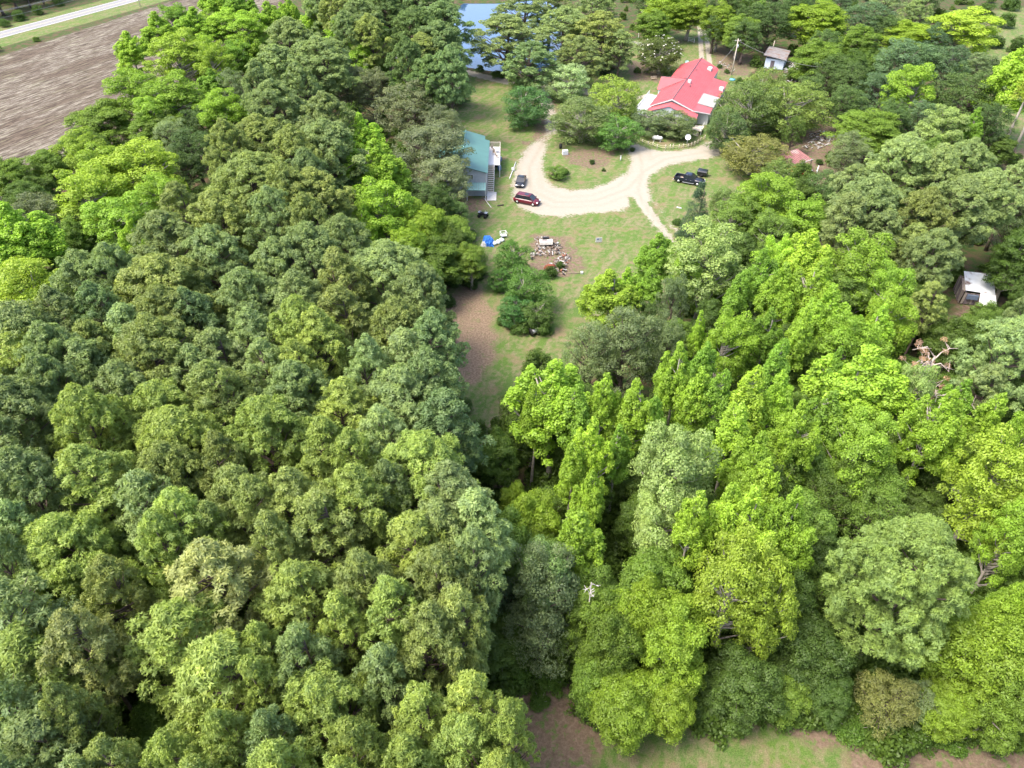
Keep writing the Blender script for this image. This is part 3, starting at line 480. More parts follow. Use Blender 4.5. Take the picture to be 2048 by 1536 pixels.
MR = [(1420, 1385, 80, MD, 5, None), (1570, 1385, 90, DG, 5, None), (1660, 1390, 80, MD, 6, None), (1900, 1400, 90, FR, 7, None), (1990, 1440, 80, DG, 5, None), (205, 245, 110, DG, 11, None), (300, 258, 62, DG, 10, None), (335, 258, 70, DG, 10, None), (95, 335, 75, DG, 10, None), (25, 355, 75, DG, 10, None), (55, 400, 70, MD, 9, None), (1640, 42, 100, FR, 14, 'fresh green tree behind the grey shed'), (1720, 82, 62, DG, 12, None), (1640, 115, 90, DG, 12, None), (1700, 140, 80, MD, 12, None), (1818, 72, 85, FR, 11, None), (1735, 258, 110, DG, 10, 'layered green tree right of the white rubbish heap'), (1065, 1050, 110, FR, 12, None), (1300, 1180, 130, DG, 12, None), (1240, 1240, 110, FR, 11, None),
 (1245, 1400, 135, FR, 8, 'wide fresh-green tree overhanging the bottom clearing'), (1190, 1350, 90, DG, 8, None), (1345, 1300, 120, FR, 13, None), (1225, 1290, 105, DG, 12, None), (1340, 1400, 100, FR, 8, None), (1290, 1235, 110, FR, 13, None), (1185, 1235, 110, DG, 11, None), (1355, 1250, 110, FR, 12, None), (1955, 1310, 150, FR, 13, 'layered fresh-green tree below and right of the huge pine'), (2015, 1240, 100, FR, 13, None), (2010, 1400, 110, DG, 10, None), (1770, 640, 70, DG, 10, None), (2035, 515, 90, MD, 12, None), (2050, 590, 50, MD, 10, None), (1490, 1370, 130, MD, 8, None), (1620, 1300, 130, MD, 9, None), (1580, 1200, 100, MD, 10, None), (1640, 1120, 90, MD, 9, None), (1480, 500, 70, MD, 9, None), (1500, 650, 70, MD, 10, None), (1560, 700, 70, MD, 10, None), (1420, 640, 60, MD, 10, None),
 (900, 470, 90, DG, 9, None), (870, 520, 90, DG, 9, None), (940, 520, 60, DG, 8, None), (850, 455, 80, FR, 12, None), (820, 500, 70, FR, 12, None), (880, 420, 60, MD, 10, None), (860, 560, 60, DG, 8, None), (1330, 20, 80, FR, 13, None), (1380, 20, 70, FR, 13, None), (1310, 50, 60, DG, 11, None), (1440, 40, 60, FR, 13, None), (1480, 60, 60, DG, 12, None), (1920, 810, 70, MD, 10, None), (1990, 820, 90, MD, 12, None), (1940, 900, 60, DG, 12, None), (1030, 1010, 60, FR, 9, None), (1900, 1420, 90, FR, 7, None)]
for x, y, w, c, H, lb in MR: put_tree('M', x, y, w, c, H, lb)
KD, KG, KP, KB, KR = 'dark green', 'grey-green', 'pale-tipped dark green', 'bluish green', 'reddish olive'
KR_ = [(82, 440, 110, KP, 13, 'dark oak with pale tips at far left among bright trees'), (150, 475, 90, KD, 9, None), (200, 500, 80, KD, 8, None), (690, 168, 82, KP, 14, None), (745, 178, 72, KP, 14, None), (820, 215, 112, KP, 15, None), (866, 300, 150, KP, 14, 'largest pale-tipped dark oak beside the teal-roofed building'), (890, 255, 70, KP, 13, None), (888, 362, 105, KP, 12.5, None), (860, 400, 90, KD, 10, None), (905, 425, 70, KD, 8, None), (1545, 40, 80, KD, 14, None), (1505, 35, 60, KD, 13, None), (1590, 15, 60, KD, 13, None), (1735, 38, 90, KB, 14, None), (1810, 122, 110, KB, 15, None), (1895, 132, 72, KB, 14, None), (1760, 180, 80, KB, 12, None), (1690, 205, 66, KD, 11, None), (1935, 192, 112, KD, 14, None), (1980, 250, 70, KD, 13, None),
 (1700, 305, 72, KG, 11, 'grey-green oak right of the red-roofed lean-to'), (1645, 385, 90, KD, 11, None), (1180, 705, 100, KG, 13, None), (1255, 690, 125, KG, 15, 'broad grey-green oak between lawn and bright grove'), (1330, 700, 72, KG, 14, None), (1345, 605, 62, KG, 13, None), (2030, 430, 70, KG, 14, None), (1085, 1180, 145, KG, 15, 'large grey-green oak above the bottom clearing'), (1080, 1265, 130, KG, 10, 'lower grey-green oak at the edge of the bottom clearing'), (1775, 1400, 110, KR, 7, 'small olive-tinted tree under the huge pine'), (1840, 1400, 80, KG, 6, None), (995, 1200, 80, KB, 9, None), (960, 1290, 80, KB, 7, None), (1960, 130, 60, KG, 9, None), (400, 250, 70, KD, 11, None), (500, 230, 60, KD, 12, None), (470, 180, 60, KG, 13, None), (1650, 90, 60, KD, 12, None), (1290, 640, 50, KD, 9, None), (390, 300, 85, KD, 12, None), (360, 335, 75, KD, 10, None), (345, 275, 70, KG, 11, None), (1345, -15, 70, KD, 13, None), (1300, 0, 60, KD, 12, None), (1450, 0, 70, KD, 13, None), (1500, -10, 70, KD, 13, None), (1560, -20, 70, KB, 13, None), (1430, 55, 50, KD, 11, None), (1490, 70, 60, KD, 12, None), (1620, -10, 70, KB, 13, None), (1680, 5, 60, KB, 13, None), (1780, -5, 70, KG, 13, None), (1850, -15, 70, KD, 13, None), (1770, 60, 60, KD, 12, None), (1780, 235, 70, KD, 11, None), (1840, 235, 60, KB, 11, None), (1700, 160, 60, KD, 12, None), (1620, 180, 60, KD, 10, None), (1660, 150, 60, KD, 11, None), (1870, 80, 60, KB, 12, None)]
for x, y, w, c, H, lb in KR_:
    put_tree('K', x, y, w, c, H, lb)
# yard trees by the house and driveway, each one different
for k, x, y, w, c, H, lb in [('K', 1052, 212, 96, (.06, .13, .045), 9, 'round dark green tree on the lawn left of the driveway lane'), ('B', 1162, 240, 118, (.115, .165, .065), 9.5, 'leafy tree on the driveway island, nearest the lane'), ('B', 1228, 205, 105, (.17, .235, .045), 11, 'brighter yellow-topped tree on the driveway island'), ('M', 1232, 265, 92, (.085, .17, .04), 7, 'low green tree on the driveway island beside the gravel fork'), ('N', 1135, 165, 88, (.20, .27, .14), 9, 'pale thin-leaved tree with whitish branches above the island trees'),
   ('K', 1322, 108, 92, (.09, .12, .035), 10, 'magnolia-like dark glossy tree behind the red-roofed house'), ('N', 1297, 243, 84, (.10, .14, .065), 5.2, 'dark grey-green shrub tree before the house gable, left one'), ('N', 1352, 250, 92, (.085, .12, .05), 5.2, 'dark grey-green shrub tree before the house gable, right one'),
   ('K', 1495, 218, 125, (.095, .145, .045), 12, 'large spreading oak right of the house covering its corner'), ('K', 1585, 215, 130, (.13, .18, .045), 12, 'yellower spreading oak beside the large house oak'), ('K', 1525, 190, 90, (.12, .17, .045), 12, 'oak with bright tips just below the grey shed'), ('K', 1450, 262, 78, (.08, .125, .045), 9, 'lower oak touching the right end of the gravel driveway'), ('K', 1510, 310, 125, (.15, .155, .05), 8, 'reddish-olive leafed tree at the end of the driveway'), ('K', 1560, 350, 70, (.10, .15, .04), 7, 'dark tree beside the red lean-to roof'),
   ('C', 1393, 425, 62, (.06, .105, .06), 11, 'dark bluish pointed cedar by the two-rut track'), ('N', 1448, 405, 62, (.11, .16, .05), 6, 'small green tree between cedar and pickup'), ('N', 1115, 345, 45, (.09, .16, .03), 2.4, 'rounded green bush on the driveway island, standing alone'),
   ('N', 1025, 520, 80, (.07, .15, .03), 6.5, 'bushy green tree below the white bags, left of the junk pile'), ('N', 1055, 580, 95, (.07, .145, .03), 7, 'bushy tree in the middle of the lawn, top of its clump'), ('N', 1030, 620, 75, (.05, .125, .035), 4.5, 'low dark bush at the left of the lawn clump'), ('N', 1075, 630, 75, (.075, .13, .03), 4.5, 'low bush above the black cable reel'), ('N', 1000, 560, 45, (.055, .13, .03), 4, 'small bush left of the lawn clump'), ('N', 905, 185, 80, (.04, .085, .03), 6, 'dark bushy tree at the lawn edge near the pond road'), ('N', 1205, 130, 60, (.05, .07, .045), 4, 'dark low shrub beneath the pond pines'), ('N', 1040, 160, 50, (.08, .13, .04), 4, 'small tree between pond and dark round tree')]:
    yt = put_tree(k, x, y, w, 'own', H, lb, col=c)
    if 'magnolia' in (lb or '') and k == 'K': MAG = yt

_u = unit(60); _u[:, 2] = np.abs(_u[:, 2]); V, F, T = leaves(_u*np.array([3.6, 3.6, 4.2])+np.array([0, 0, 4.4]), np.full(60, .12), np.full(60, 5), .22)
link('blossoms', npmesh('blossoms', V, F, mat('blossom_white', (.6, .58, .5), .6)), MAG)['kind'] = 'stuff'
# low trees in the shade that fill the gaps of the woods
def inforest(x, y):
    i = int(np.clip(np.searchsorted(gx, x), 1, nx-1)); j = int(np.clip(np.searchsorted(gy, y), 1, ny-1)); return bool(forest[i, j]) and dp[i, j] < -3
base = np.array([(t['x'], t['y']) for t in TREES]); n_us = 0
pts = []
while len(pts) < 230:
    px, py = rng.uniform(-30, 2080), rng.uniform(-10, 1560)
    p = G(px, py, 6); ok = inforest(p[0], p[1]) and np.min(np.hypot(base[:, 0]-p[0], base[:, 1]-p[1])) > 1.8 and side[0, 0] is not None
    s_ = (p[0]-hwA[0])*hwn[0]+(p[1]-hwA[1])*hwn[1]
    if not ok or s_ < 30 or any(math.hypot(p[0]-q[0], p[1]-q[1]) < 3.6 for q in pts): 
        n_us += 1
        if n_us > 20000: break
        continue
    if any(math.hypot(p[0]-a, p[1]-b) < r for a, b, r in ((48, 182, 24), (78, 212, 9), (69, 88, 11), (60, 135, 9), (-9, 137, 13), (68, 160, 10))): continue
    pts.append((p[0], p[1]))
UND = []
for x, y in pts:
    k = 'M' if rng.random() < .6 else 'K'; H = rng.uniform(6.5, 11.5); pr = PROTO[k]; Hp, wp, cr, tr = pr[int(rng.integers(len(pr)))]
    e = thing('understory_tree', 'low dark green understory tree in the shade between taller trees', 'tree', (x, y, 0), rng.random()*6, 'low trees under the taller wood')
    s = rng.uniform(4.5, 6.5)/wp; e.scale = (s, s, H/Hp); cc = np.array((.12, .20, .04))*rng.uniform(.8, 1.5)
    UND.append(dict(o=e, x=x, y=y, H=H))
    for nm, me in (('trunk', tr), ('crown', cr)):
        o = link(nm, me, e)
        if nm == 'crown': o.color = tuple(cc)+(1,)

# undergrowth: one scattered mass of bushes
def scatter(name, label, P, S, meshes, seed=0, coll=None):
    nk = len(meshes) or len(coll.children)
    coll = coll or bpy.data.collections.new(name+'_kinds')
    for me in meshes: coll.objects.link(bpy.data.objects.new('bush_kind', me))
    me = bpy.data.meshes.new(name); me.from_pydata([tuple(map(float, p)) for p in P], [], []); a = me.attributes.new('sc', 'FLOAT_VECTOR', 'POINT'); a.data.foreach_set('vector', np.asarray(S, np.float32).ravel())
    r = me.attributes.new('rz', 'FLOAT', 'POINT'); r.data.foreach_set('value', rng.random(len(P)).astype(np.float32)*6.28)
    o = link(name, me); tag(o, label, kind='stuff')
    g = bpy.data.node_groups.new(name, 'GeometryNodeTree'); g.interface.new_socket('Geometry', in_out='INPUT', socket_type='NodeSocketGeometry'); g.interface.new_socket('Geometry', in_out='OUTPUT', socket_type='NodeSocketGeometry')
    N = g.nodes.new; gi = N('NodeGroupInput'); go = N('NodeGroupOutput'); ci = N('GeometryNodeCollectionInfo'); ci.inputs[0].default_value = coll; ci.inputs[1].default_value = True; ci.inputs[2].default_value = True
    ip = N('GeometryNodeInstanceOnPoints'); ip.inputs['Pick Instance'].default_value = True; rv = N('FunctionNodeRandomValue'); rv.data_type = 'INT'; rv.inputs[4].default_value = 0; rv.inputs[5].default_value = nk-1
    na = N('GeometryNodeInputNamedAttribute'); na.data_type = 'FLOAT_VECTOR'; na.inputs[0].default_value = 'sc'; nr = N('GeometryNodeInputNamedAttribute'); nr.data_type = 'FLOAT'; nr.inputs[0].default_value = 'rz'; cx = N('ShaderNodeCombineXYZ')
    L = g.links.new; L(gi.outputs[0], ip.inputs['Points']); L(ci.outputs[0], ip.inputs['Instance']); L(rv.outputs[2], ip.inputs['Instance Index']); L(nr.outputs[0], cx.inputs[2]); L(cx.outputs[0], ip.inputs['Rotation']); L(na.outputs[0], ip.inputs['Scale']); L(ip.outputs[0], go.inputs[0])
    md = o.modifiers.new('scatter', 'NODES'); md.node_group = g; return o
UB = [bush(3, 2.2, 30, 60, BUSHM, .24) for _ in range(3)]
P = []; S = []
for _ in range(9000):
    if len(P) >= 2400: break
    px, py = rng.uniform(-120, 2170), rng.uniform(-30, 1620); p = G(px, py, 1)
    if not inforest(p[0], p[1]): continue
    s_ = (p[0]-hwA[0])*hwn[0]+(p[1]-hwA[1])*hwn[1]
    if abs(s_) < 14: continue
    if any(math.hypot(p[0]-a, p[1]-b) < r for a, b, r in ((48, 182, 22), (78, 212, 7), (69, 88, 8), (60, 135, 9), (-9, 137, 11), (66, 158, 12), (66, 80, 5))): continue
    s = rng.uniform(.6, 1.7); P.append((p[0], p[1], 0)); S.append((s, s, s*rng.uniform(.7, 1.5)))
scatter('undergrowth', 'tangled green undergrowth beneath and between the trees', P, S, UB)

def margin_woods():
    coll = bpy.data.collections.new('margin_kinds'); mm = leafmat('far_needles', (.20, .26, .08), trans=.3, var=.25); m2 = leafmat('far_leaves', (.17, .27, .04), trans=.35)
    for key, m_ in (('Ps', mm), ('B', m2), ('K', m2), ('Ps', mm)):
        _, _, cr, tr = PROTO[key][len(coll.children) % 3]; c_ = cr.copy(); c_.materials.clear(); c_.materials.append(m_)
        sub = bpy.data.collections.new('margin_kind'); coll.children.link(sub); sub.objects.link(bpy.data.objects.new('crown', c_)); sub.objects.link(bpy.data.objects.new('trunk', tr))
    P = []
    for _ in range(6000):
        if len(P) >= 420: break
        px, py = rng.uniform(-520, 2570), rng.uniform(-60, 1850)
        if -110 < px < 2160 and py < 1640: continue
        p = G(px, py, 9)
        if not inforest(p[0], p[1]) or abs((p[0]-hwA[0])*hwn[0]+(p[1]-hwA[1])*hwn[1]) < 16 or any(math.hypot(p[0]-a, p[1]-b) < 4.6 for a, b, _z in P): continue
        if p[1] < -4: continue
        P.append((p[0], p[1], 0))
    k = rng.uniform(.8, 1.05, len(P)); scatter('margin_woods', 'woods carrying on outside the picture', P, np.stack([k, k, k], 1), [], coll=coll)
margin_woods()
# ---------------------------------------------------------------- buildings
redm = mat('red_metal_roof', (.38, .080, .085), .5, .10, .6, metal=0, spec=.5); redn = mat('bright_red_roof', (.60, .06, .05), .5, .1, 1)
whitep = mat('white_paint', (.52, .525, .52), .6, .08, 3); siding = mat('pale_siding', (.48, .51, .54), .7, .08, 3); trim = mat('dark_trim', (.13, .11, .12), .6, .2, 3)
greyroof = mat('grey_felt_roof', (.27, .27, .26), .9, .15, 3); teal = mat('teal_metal_roof', (.065, .155, .135), .45, .08, .8, spec=.5); wood = mat('weathered_wood', (.30, .24, .18), .9, .3, 5); woodp = mat('pale_wood', (.50, .44, .36), .9, .2, 5)
conc = mat('concrete', (.45, .43, .40), .9, .15, 3); blackm = mat('black_plastic', (.02, .02, .022), .5, .2, 4); gl = glass(); steel = mat('galvanised_steel', (.45, .46, .48), .45, .15, 3, metal=.6); bluep = mat('blue_plastic', (.10, .18, .38), .5, .1, 3)
r0 = G(1345, 199, 5.2); uang = math.radians(67.7)
hs = thing('house', 'long house with bright red metal roof and white gable porch beyond the driveway', 'house', (r0[0], r0[1], 0), uang)
# local frame: +x along the ridge away from the camera, +y to the left of it (v = -y)
def RQ(pts): return [(u, -v, z) for u, v, z in pts]
MB().slab(RQ([(-.4, 0, 5.2), (35.6, 0, 5.2), (35.6, -5.3, 3.0), (-.4, -5.3, 3.0)]), .1).build('roof_slope', redm, hs)
MB().slab(RQ([(-.4, 0, 5.2), (35.6, 0, 5.2), (33.4, 5.1, 3.3), (-.4, 5.1, 3.3)]), .1).build('roof_slope', redm, hs)
MB().slab(RQ([(33.45, 2, 4.3), (35.6, 0, 5.18), (35.6, 4.6, 3.1), (33.4, 5.1, 3.28)]), .08).build('roof_slope', redm, hs)
MB().slab(RQ([(13.2, 5.0, 3.28), (26.1, 5.0, 3.28), (26.1, 8.9, 2.62), (13.2, 8.9, 2.62)]), .08).build('roof_extension', redm, hs)
MB().slab(RQ([(-.3, 5.0, 3.28), (5.3, 5.0, 3.28), (5.3, 8.7, 2.66), (1.2, 8.7, 2.66)]), .08).build('roof_extension', redm, hs)
MB().slab(RQ([(5.4, 4.9, 3.36), (13.1, 4.9, 3.36), (13.1, 8.8, 2.8), (5.4, 8.8, 2.8)]), .08).build('porch_roof', greyroof, hs)
mb = MB(); mb.slab(RQ([(16.4, 0, 5.22), (16.4, -6.4, 5.0), (12.0, -6.2, 3.2), (12.2, -5.1, 3.14)]), .08); mb.slab(RQ([(16.4, 0, 5.22), (16.4, -6.4, 5.0), (20.6, -6.2, 3.2), (20.4, -5.1, 3.14)]), .08); mb.build('dormer_roof', redm, hs)
mb = MB(); mb.add(RQ([(12.5, -6.0, 3.15), (20.3, -6.0, 3.15), (16.4, -6.0, 4.9)]), [(0, 1, 2)]); mb.build('dormer_gable', whitep, hs)
mb = MB(); mb.slab(RQ([(-.42, 0, 4.75), (-3.1, 0, 4.6), (-3.1, -5.2, 2.75), (-.42, -5.2, 2.85)]), .08); mb.slab(RQ([(-.42, 0, 4.75), (-3.1, 0, 4.6), (-3.6, 6.6, 2.7), (-.42, 6.4, 2.8)]), .08); mb.build('porch_gable_roof', redm, hs)
mb = MB()
for k in range(44):
    u_ = .2+.8*k
    mb.tube(RQ([(u_, -.1, 5.19), (u_, -5.25, 3.05)]), .035, 4, False)
    if u_ < 33: mb.tube(RQ([(u_, .1, 5.19), (u_, 5.0, 3.36)]), .035, 4, False)
    if 13.3 < u_ < 26: mb.tube(RQ([(u_, 5.1, 3.29), (u_, 8.8, 2.66)]), .035, 4, False)
mb.build('roof_seams', redm, hs, 'stuff')
for a, b_2 in (((-.45, -5.35, 3.0), (-.45, 0, 5.25)), ((-.45, 0, 5.25), (-.45, 5.2, 3.32)), ((-.45, 5.2, 3.32), (1.2, 8.9, 2.6))):
    q = RQ([a, b_2]); MB().tube(q, .13, 4).build('fascia', whitep, hs)
MB().tube(RQ([(-.4, 0, 5.25), (35.6, 0, 5.25)]), .09, 6).build('ridge_cap', trim, hs)
MB().tube(RQ([(16.4, 0, 5.27), (16.4, -6.4, 5.05)]), .06, 6).build('ridge_cap', trim, hs)
MB().tube(RQ([(12.2, -5.5, 3.25), (16.2, -.1, 5.2)]), .05, 4).build('valley_flashing', trim, hs)
wl = MB(); wl.box((17.5, 0, 1.45), (34.6, 9.6, 2.9)); wl.box((13.6, -6.6, 1.25), (24.4, 3.8, 2.5)); wl.add(RQ([(.3, -4.6, 2.9), (.3, 4.8, 2.9), (.3, 0, 4.9)]), [(0, 2, 1)]); wl.box((16.4, 5.4, 1.5), (7.6, 1.2, 3)); wl.build('wall', whitep, hs)
mb = MB(); mb.add(RQ([(-2.9, -4.9, .2), (-2.9, 6.2, .2), (-2.9, 6.2, 2.7), (-2.9, 0, 4.5), (-2.9, -4.9, 2.7)]), [(0, 1, 2, 3, 4)]); mb.build('porch_front', siding, hs)
for y_ in (-3.4, -1.2, 1.4, 3.6):
    w = MB().box((-2.95, y_, 1.6), (.06, 1.1, 1.2)).build('window', gl, hs); MB().box((-2.99, y_, 2.24), (.06, 1.3, .1)).box((-2.99, y_, .96), (.06, 1.3, .1)).build('frame', whitep, w)
for x_ in (3, 8, 14, 20, 25, 30):
    w = MB().box((x_, 4.83 if not 12 < x_ < 20 else 6.03, 1.6), (1.2, .05, 1.1)).build('window', gl, hs); MB().box((x_, 4.88 if not 12 < x_ < 20 else 6.08, 2.2), (1.4, .06, .1)).build('frame', whitep, w)
for u, v, z, s in ((14.9, .9, 4.95, (.9, .7, .9)), (30.3, 3.2, 4.1, (1.9, 1.0, .7)), (19.2, 8.3, 2.9, (1.4, 1.0, .8))): MB().box((u, -v, z), s).build('roof_vent_box', whitep, hs)
for u, v, z in ((25, .7, 5.0), (12.6, 1.6, 4.75)): MB().tube([(u, -v, z-.2), (u, -v, z+.35)], .09, 8).build('vent_pipe', trim, hs)
dk = MB().box((7, 6.9, .95), (15, 3.3, .12)).build('deck', mat('pale_deck', (.55, .58, .60), .8, .15, 4), hs)
rl = MB(); rl.box((7, 8.5, 1.95), (15, .09, .1)); rl.box((7, 8.5, 1.35), (15, .05, .06)); rl.box((-.5, 6.9, 1.95), (.09, 3.2, .1)); rl.build('railing', whitep, hs)
for k in range(11): MB().box((-.5+1.5*k, 8.5, 1.0), (.1, .1, 2.0)).build('railing_post', whitep, hs)
bal = MB()
for k in range(100): bal.box((-.4+.15*k, 8.5, 1.5), (.03, .03, .9))
bal.build('balusters', whitep, hs, 'stuff')
MB().box((-3.8, -7.2, .9), (3.4, 2.4, .12)).build('side_stoop', woodp, hs)
for k in range(4): MB().box((-3.4-.3*k-1.8, -7.2, .75-.2*k), (.3, 1.4, .05)).build('step', woodp, hs)
for dx, dy in ((-5.4, -8.3), (-5.4, -6.1), (-2.2, -8.3)): MB().box((dx, dy, .9), (.1, .1, 1.9)).build('stoop_post', whitep, hs)
MB().box((-5.4, -7.2, 1.75), (.06, 2.2, .08)).box((-3.8, -8.3, 1.75), (3.2, .06, .08)).build('stoop_rail', whitep, hs)
# teal-roofed building
tb = thing('two_storey_building', 'pale grey two-storey building with teal metal roof, side stairs and deck', 'building', (-4.9, 127.6, 0), 0)
EV, RG = 4.9, 6.2
MB().slab([(.35, -.4, EV-.12), (.35, 15.6, EV-.12), (-4.6, 15.6, RG), (-4.6, -.4, RG)], .08).build('roof_slope', teal, tb)
MB().slab([(-9.5, -.4, EV-.12), (-9.5, 17.5, EV-.12), (-4.6, 17.5, RG), (-4.6, -.4, RG)], .08).build('roof_slope', teal, tb)
MB().slab([(-.6, 15.62, EV+.1), (-.6, 17.5, EV+.1), (-4.6, 17.5, RG), (-4.6, 15.62, RG)], .08).build('roof_slope', teal, tb)
MB().tube([(-4.6, -.4, RG+.03), (-4.6, 17.5, RG+.03)], .1, 6).build('ridge_cap', mat('teal_trim', (.22, .45, .42), .5), tb)
sb = mat('grey_clapboard', (.38, .40, .43), .8, .08, 2)
mb = MB(); mb.box((-4.6, 7.8, EV/2-.1), (9.2, 15.4, EV-.2)); mb.add([(-9.2, .1, EV-.2), (0, .1, EV-.2), (-4.6, .1, RG-.1)], [(0, 1, 2)]); mb.build('wall', sb, tb)
for k in range(22): MB().box((-4.6 if k < 19 else -4.6, .06, .35+.24*k), (9.3 if k < 19 else 9.3*(1-(k-18)*.28), .07, .2), rx=.12).build('clapboard', sb, tb)
for x_, z_ in ((-2.9, 3.9), (-5.8, 3.9)):
    w = MB().box((x_, -.04, z_), (.85, .1, .8)).build('window', gl, tb)
    MB().box((x_, -.1, z_+.45), (1.05, .06, .1)).box((x_, -.1, z_-.45), (1.05, .06, .1)).box((x_-.48, -.1, z_), (.1, .06, .8)).box((x_+.48, -.1, z_), (.1, .06, .8)).box((x_, -.1, z_), (.05, .05, .8)).build('frame', whitep, w)
MB().slab([(-3.7, -2.0, 2.1), (.0, -2.0, 2.1), (.0, -.02, 2.75), (-3.7, -.02, 2.75)], .07).build('lean_to_roof', mat('aged_teal_roof', (.20, .36, .34), .55, .15, 3), tb)
mb = MB()
for k in range(9): mb.slab([(-3.6+.44*k, -2.0, 2.15), (-3.55+.44*k, -2.0, 2.15), (-3.55+.44*k, -.04, 2.8), (-3.6+.44*k, -.04, 2.8)], .05)
mb.build('roof_seams', mat('rust_seam', (.20, .22, .19), .8), tb, 'stuff')
for x_ in (-3.6, -.1): MB().box((x_, -1.9, 1.0), (.12, .12, 2.05)).build('lean_to_post', whitep, tb)
MB().box((.02, -.02, 2.4), (.14, .14, 4.7)).build('corner_board', whitep, tb)
MB().box((1.3, 13.2, 2.55), (2.4, 9.2, .14)).build('deck', mat('white_deck', (.6, .58, .56), .8, .2, 5), tb)
mb = MB(); mb.box((2.45, 13.2, 3.6), (.08, 9.2, .09)).box((2.45, 13.2, 3.1), (.05, 9.2, .05)); mb.box((1.3, 17.8, 3.6), (2.4, .08, .09)); mb.build('deck_railing', woodp, tb)
for k in range(6): MB().box((2.45, 8.7+1.82*k, 1.8), (.11, .11, 3.6)).build('deck_post', whitep, tb)
mb = MB()
for k in range(16): mb.box((.2+.15*k, 17.8, 3.1), (.04, .04, .95))
mb.build('balusters', woodp, tb, 'stuff')
for k in range(14): MB().box((.75, 8.2-.5*k, 2.48-.175*k), (1.15, .34, .06)).build('step', woodp, tb)
for x_ in (.14, 1.36):
    MB().slab([(x_-.04, 8.6, 2.6), (x_+.04, 8.6, 2.6), (x_+.04, 1.3, .1), (x_-.04, 1.3, .1)], .3).build('stringer', woodp, tb)
MB().tube([(1.4, 8.6, 3.5), (1.4, 1.4, 1.1)], .045, 6).build('handrail', whitep, tb)
for k in range(5): MB().box((1.4, 8.2-1.7*k, 2.9-.57*k), (.07, .07, 1.1)).build('handrail_post', whitep, tb)
tag(MB().box((-3.9+0, 127.6-.2, .04), (1.8, 3.6, .1)).build('concrete_pad', conc), 'small pale concrete pad at the foot of the outside stairs', 'pad')
def on(px, py, h=0): q = G(px, py, h); return (q[0], q[1], h)
def blob_obj(name, label, cat, loc, items, group=None, rz=0):
    t = thing(name, label, cat, loc, rz, group)
    for nm, mbx, m in items: mbx.build(nm, m, t)
    return t
random.seed(9)
# deck furniture
blob_obj('patio_table', 'round white patio table on the deck of the teal-roofed building', 'table', (-3.1, 142.5, 2.63), [('table_top', MB().tube([(0, 0, .68), (0, 0, .73)], .55, 16), whitep), ('leg', MB().tube([(0, 0, 0), (0, 0, .68)], .05, 8), whitep)])
for i, (x_, y_, lb) in enumerate(((-3.7, 141.3, 'brown chair on the deck nearest the top of the stairs'), (-3.9, 143.6, 'brown chair against the wall at the middle of the deck'), (-3.0, 139.6, 'brown chair in the near corner of the deck'))):
    blob_obj('deck_chair', lb, 'chair', (x_, y_, 2.63), [('seat', MB().box((0, 0, .42), (.5, .5, .06)), wood), ('backrest', MB().box((0, .25, .75), (.5, .05, .6)), wood)] + [('leg', MB().box((sx*.21, sy*.21, .2), (.05, .05, .4)), wood) for sx in (-1, 1) for sy in (-1, 1)], 'chairs on the deck', i)
for x, y, lb in ((1000, 322, 'blue barrel beside the deck, the farther of two'), (999, 340, 'blue barrel under the deck stairs, the nearer of two')):
    blob_obj('barrel', lb, 'barrel', on(x, y), [('body', MB().tube([(0, 0, 0), (0, 0, .12), (0, 0, .45), (0, 0, .78), (0, 0, .9)], [.30, .34, .37, .34, .30], 14), bluep), ('lid', MB().tube([(0, 0, .9), (0, 0, .94)], .31, 14), mat('pale_blue', (.4, .5, .6), .5))], 'blue barrels by the deck')
blob_obj('gas_grill', 'dark gas grill parked beneath the deck', 'grill', on(991, 334), [('cabinet', MB().box((0, 0, .45), (1.1, .5, .8)), blackm), ('lid', MB().tube([(-.5, 0, .9), (.5, 0, .9)], .28, 12), blackm), ('side_shelf', MB().box((.8, 0, .8), (.45, .45, .04)), steel)])
blob_obj('white_post', 'white post lying on grass left of the driveway, with crosspiece', 'pole', on(1026, 341), [('pole', MB().tube([(-.7, -4.3, .12), (.6, 4.0, .12)], .1, 8), whitep), ('crosspiece', MB().box((0, 0, .3), (.5, .9, .35), .15), whitep)])
blob_obj('white_pole', 'thin white pole leaning on the ground below the teal-roofed building', 'pole', on(975, 405), [('pole', MB().tube([(-.7, 1.6, .1), (.75, -2.2, .06)], .06, 8), whitep)])
# sheds
sa, sb_ = G(1553, 98, 3.0), G(1590, 135, 3.0)
sd = thing('shed', 'weathered shed with grey roof and pale blue side wall behind the oaks', 'shed', (74.5, 212, 0), math.radians(66))
MB().box((0, 0, 1.3), (9, 5, 2.6)).build('wall', mat('pale_blue_wall', (.55, .62, .72), .8, .08, 2), sd)
MB().slab([(-5.2, -2.9, 2.8), (5, -2.9, 2.8), (5, 3.2, 3.5), (-5.2, 3.2, 3.5)], .12).build('roof', mat('weathered_roof', (.19, .175, .175), .9, .2, 1.5, stain=(.18, .12, .095), stain_amt=.45), sd)
MB().tube([(-5.25, -2.9, 2.85), (-5.25, 3.2, 3.52)], .08, 4).build('fascia', trim, sd)
MB().box((-4.53, .5, 1.1), (.05, 1.0, 2.1)).build('door', trim, sd)
for k in range(2): MB().tube([(4+k, 2, 2.6), (4.1+k, 2, 5.0)], .07, 6).build('pipe', woodp, sd)
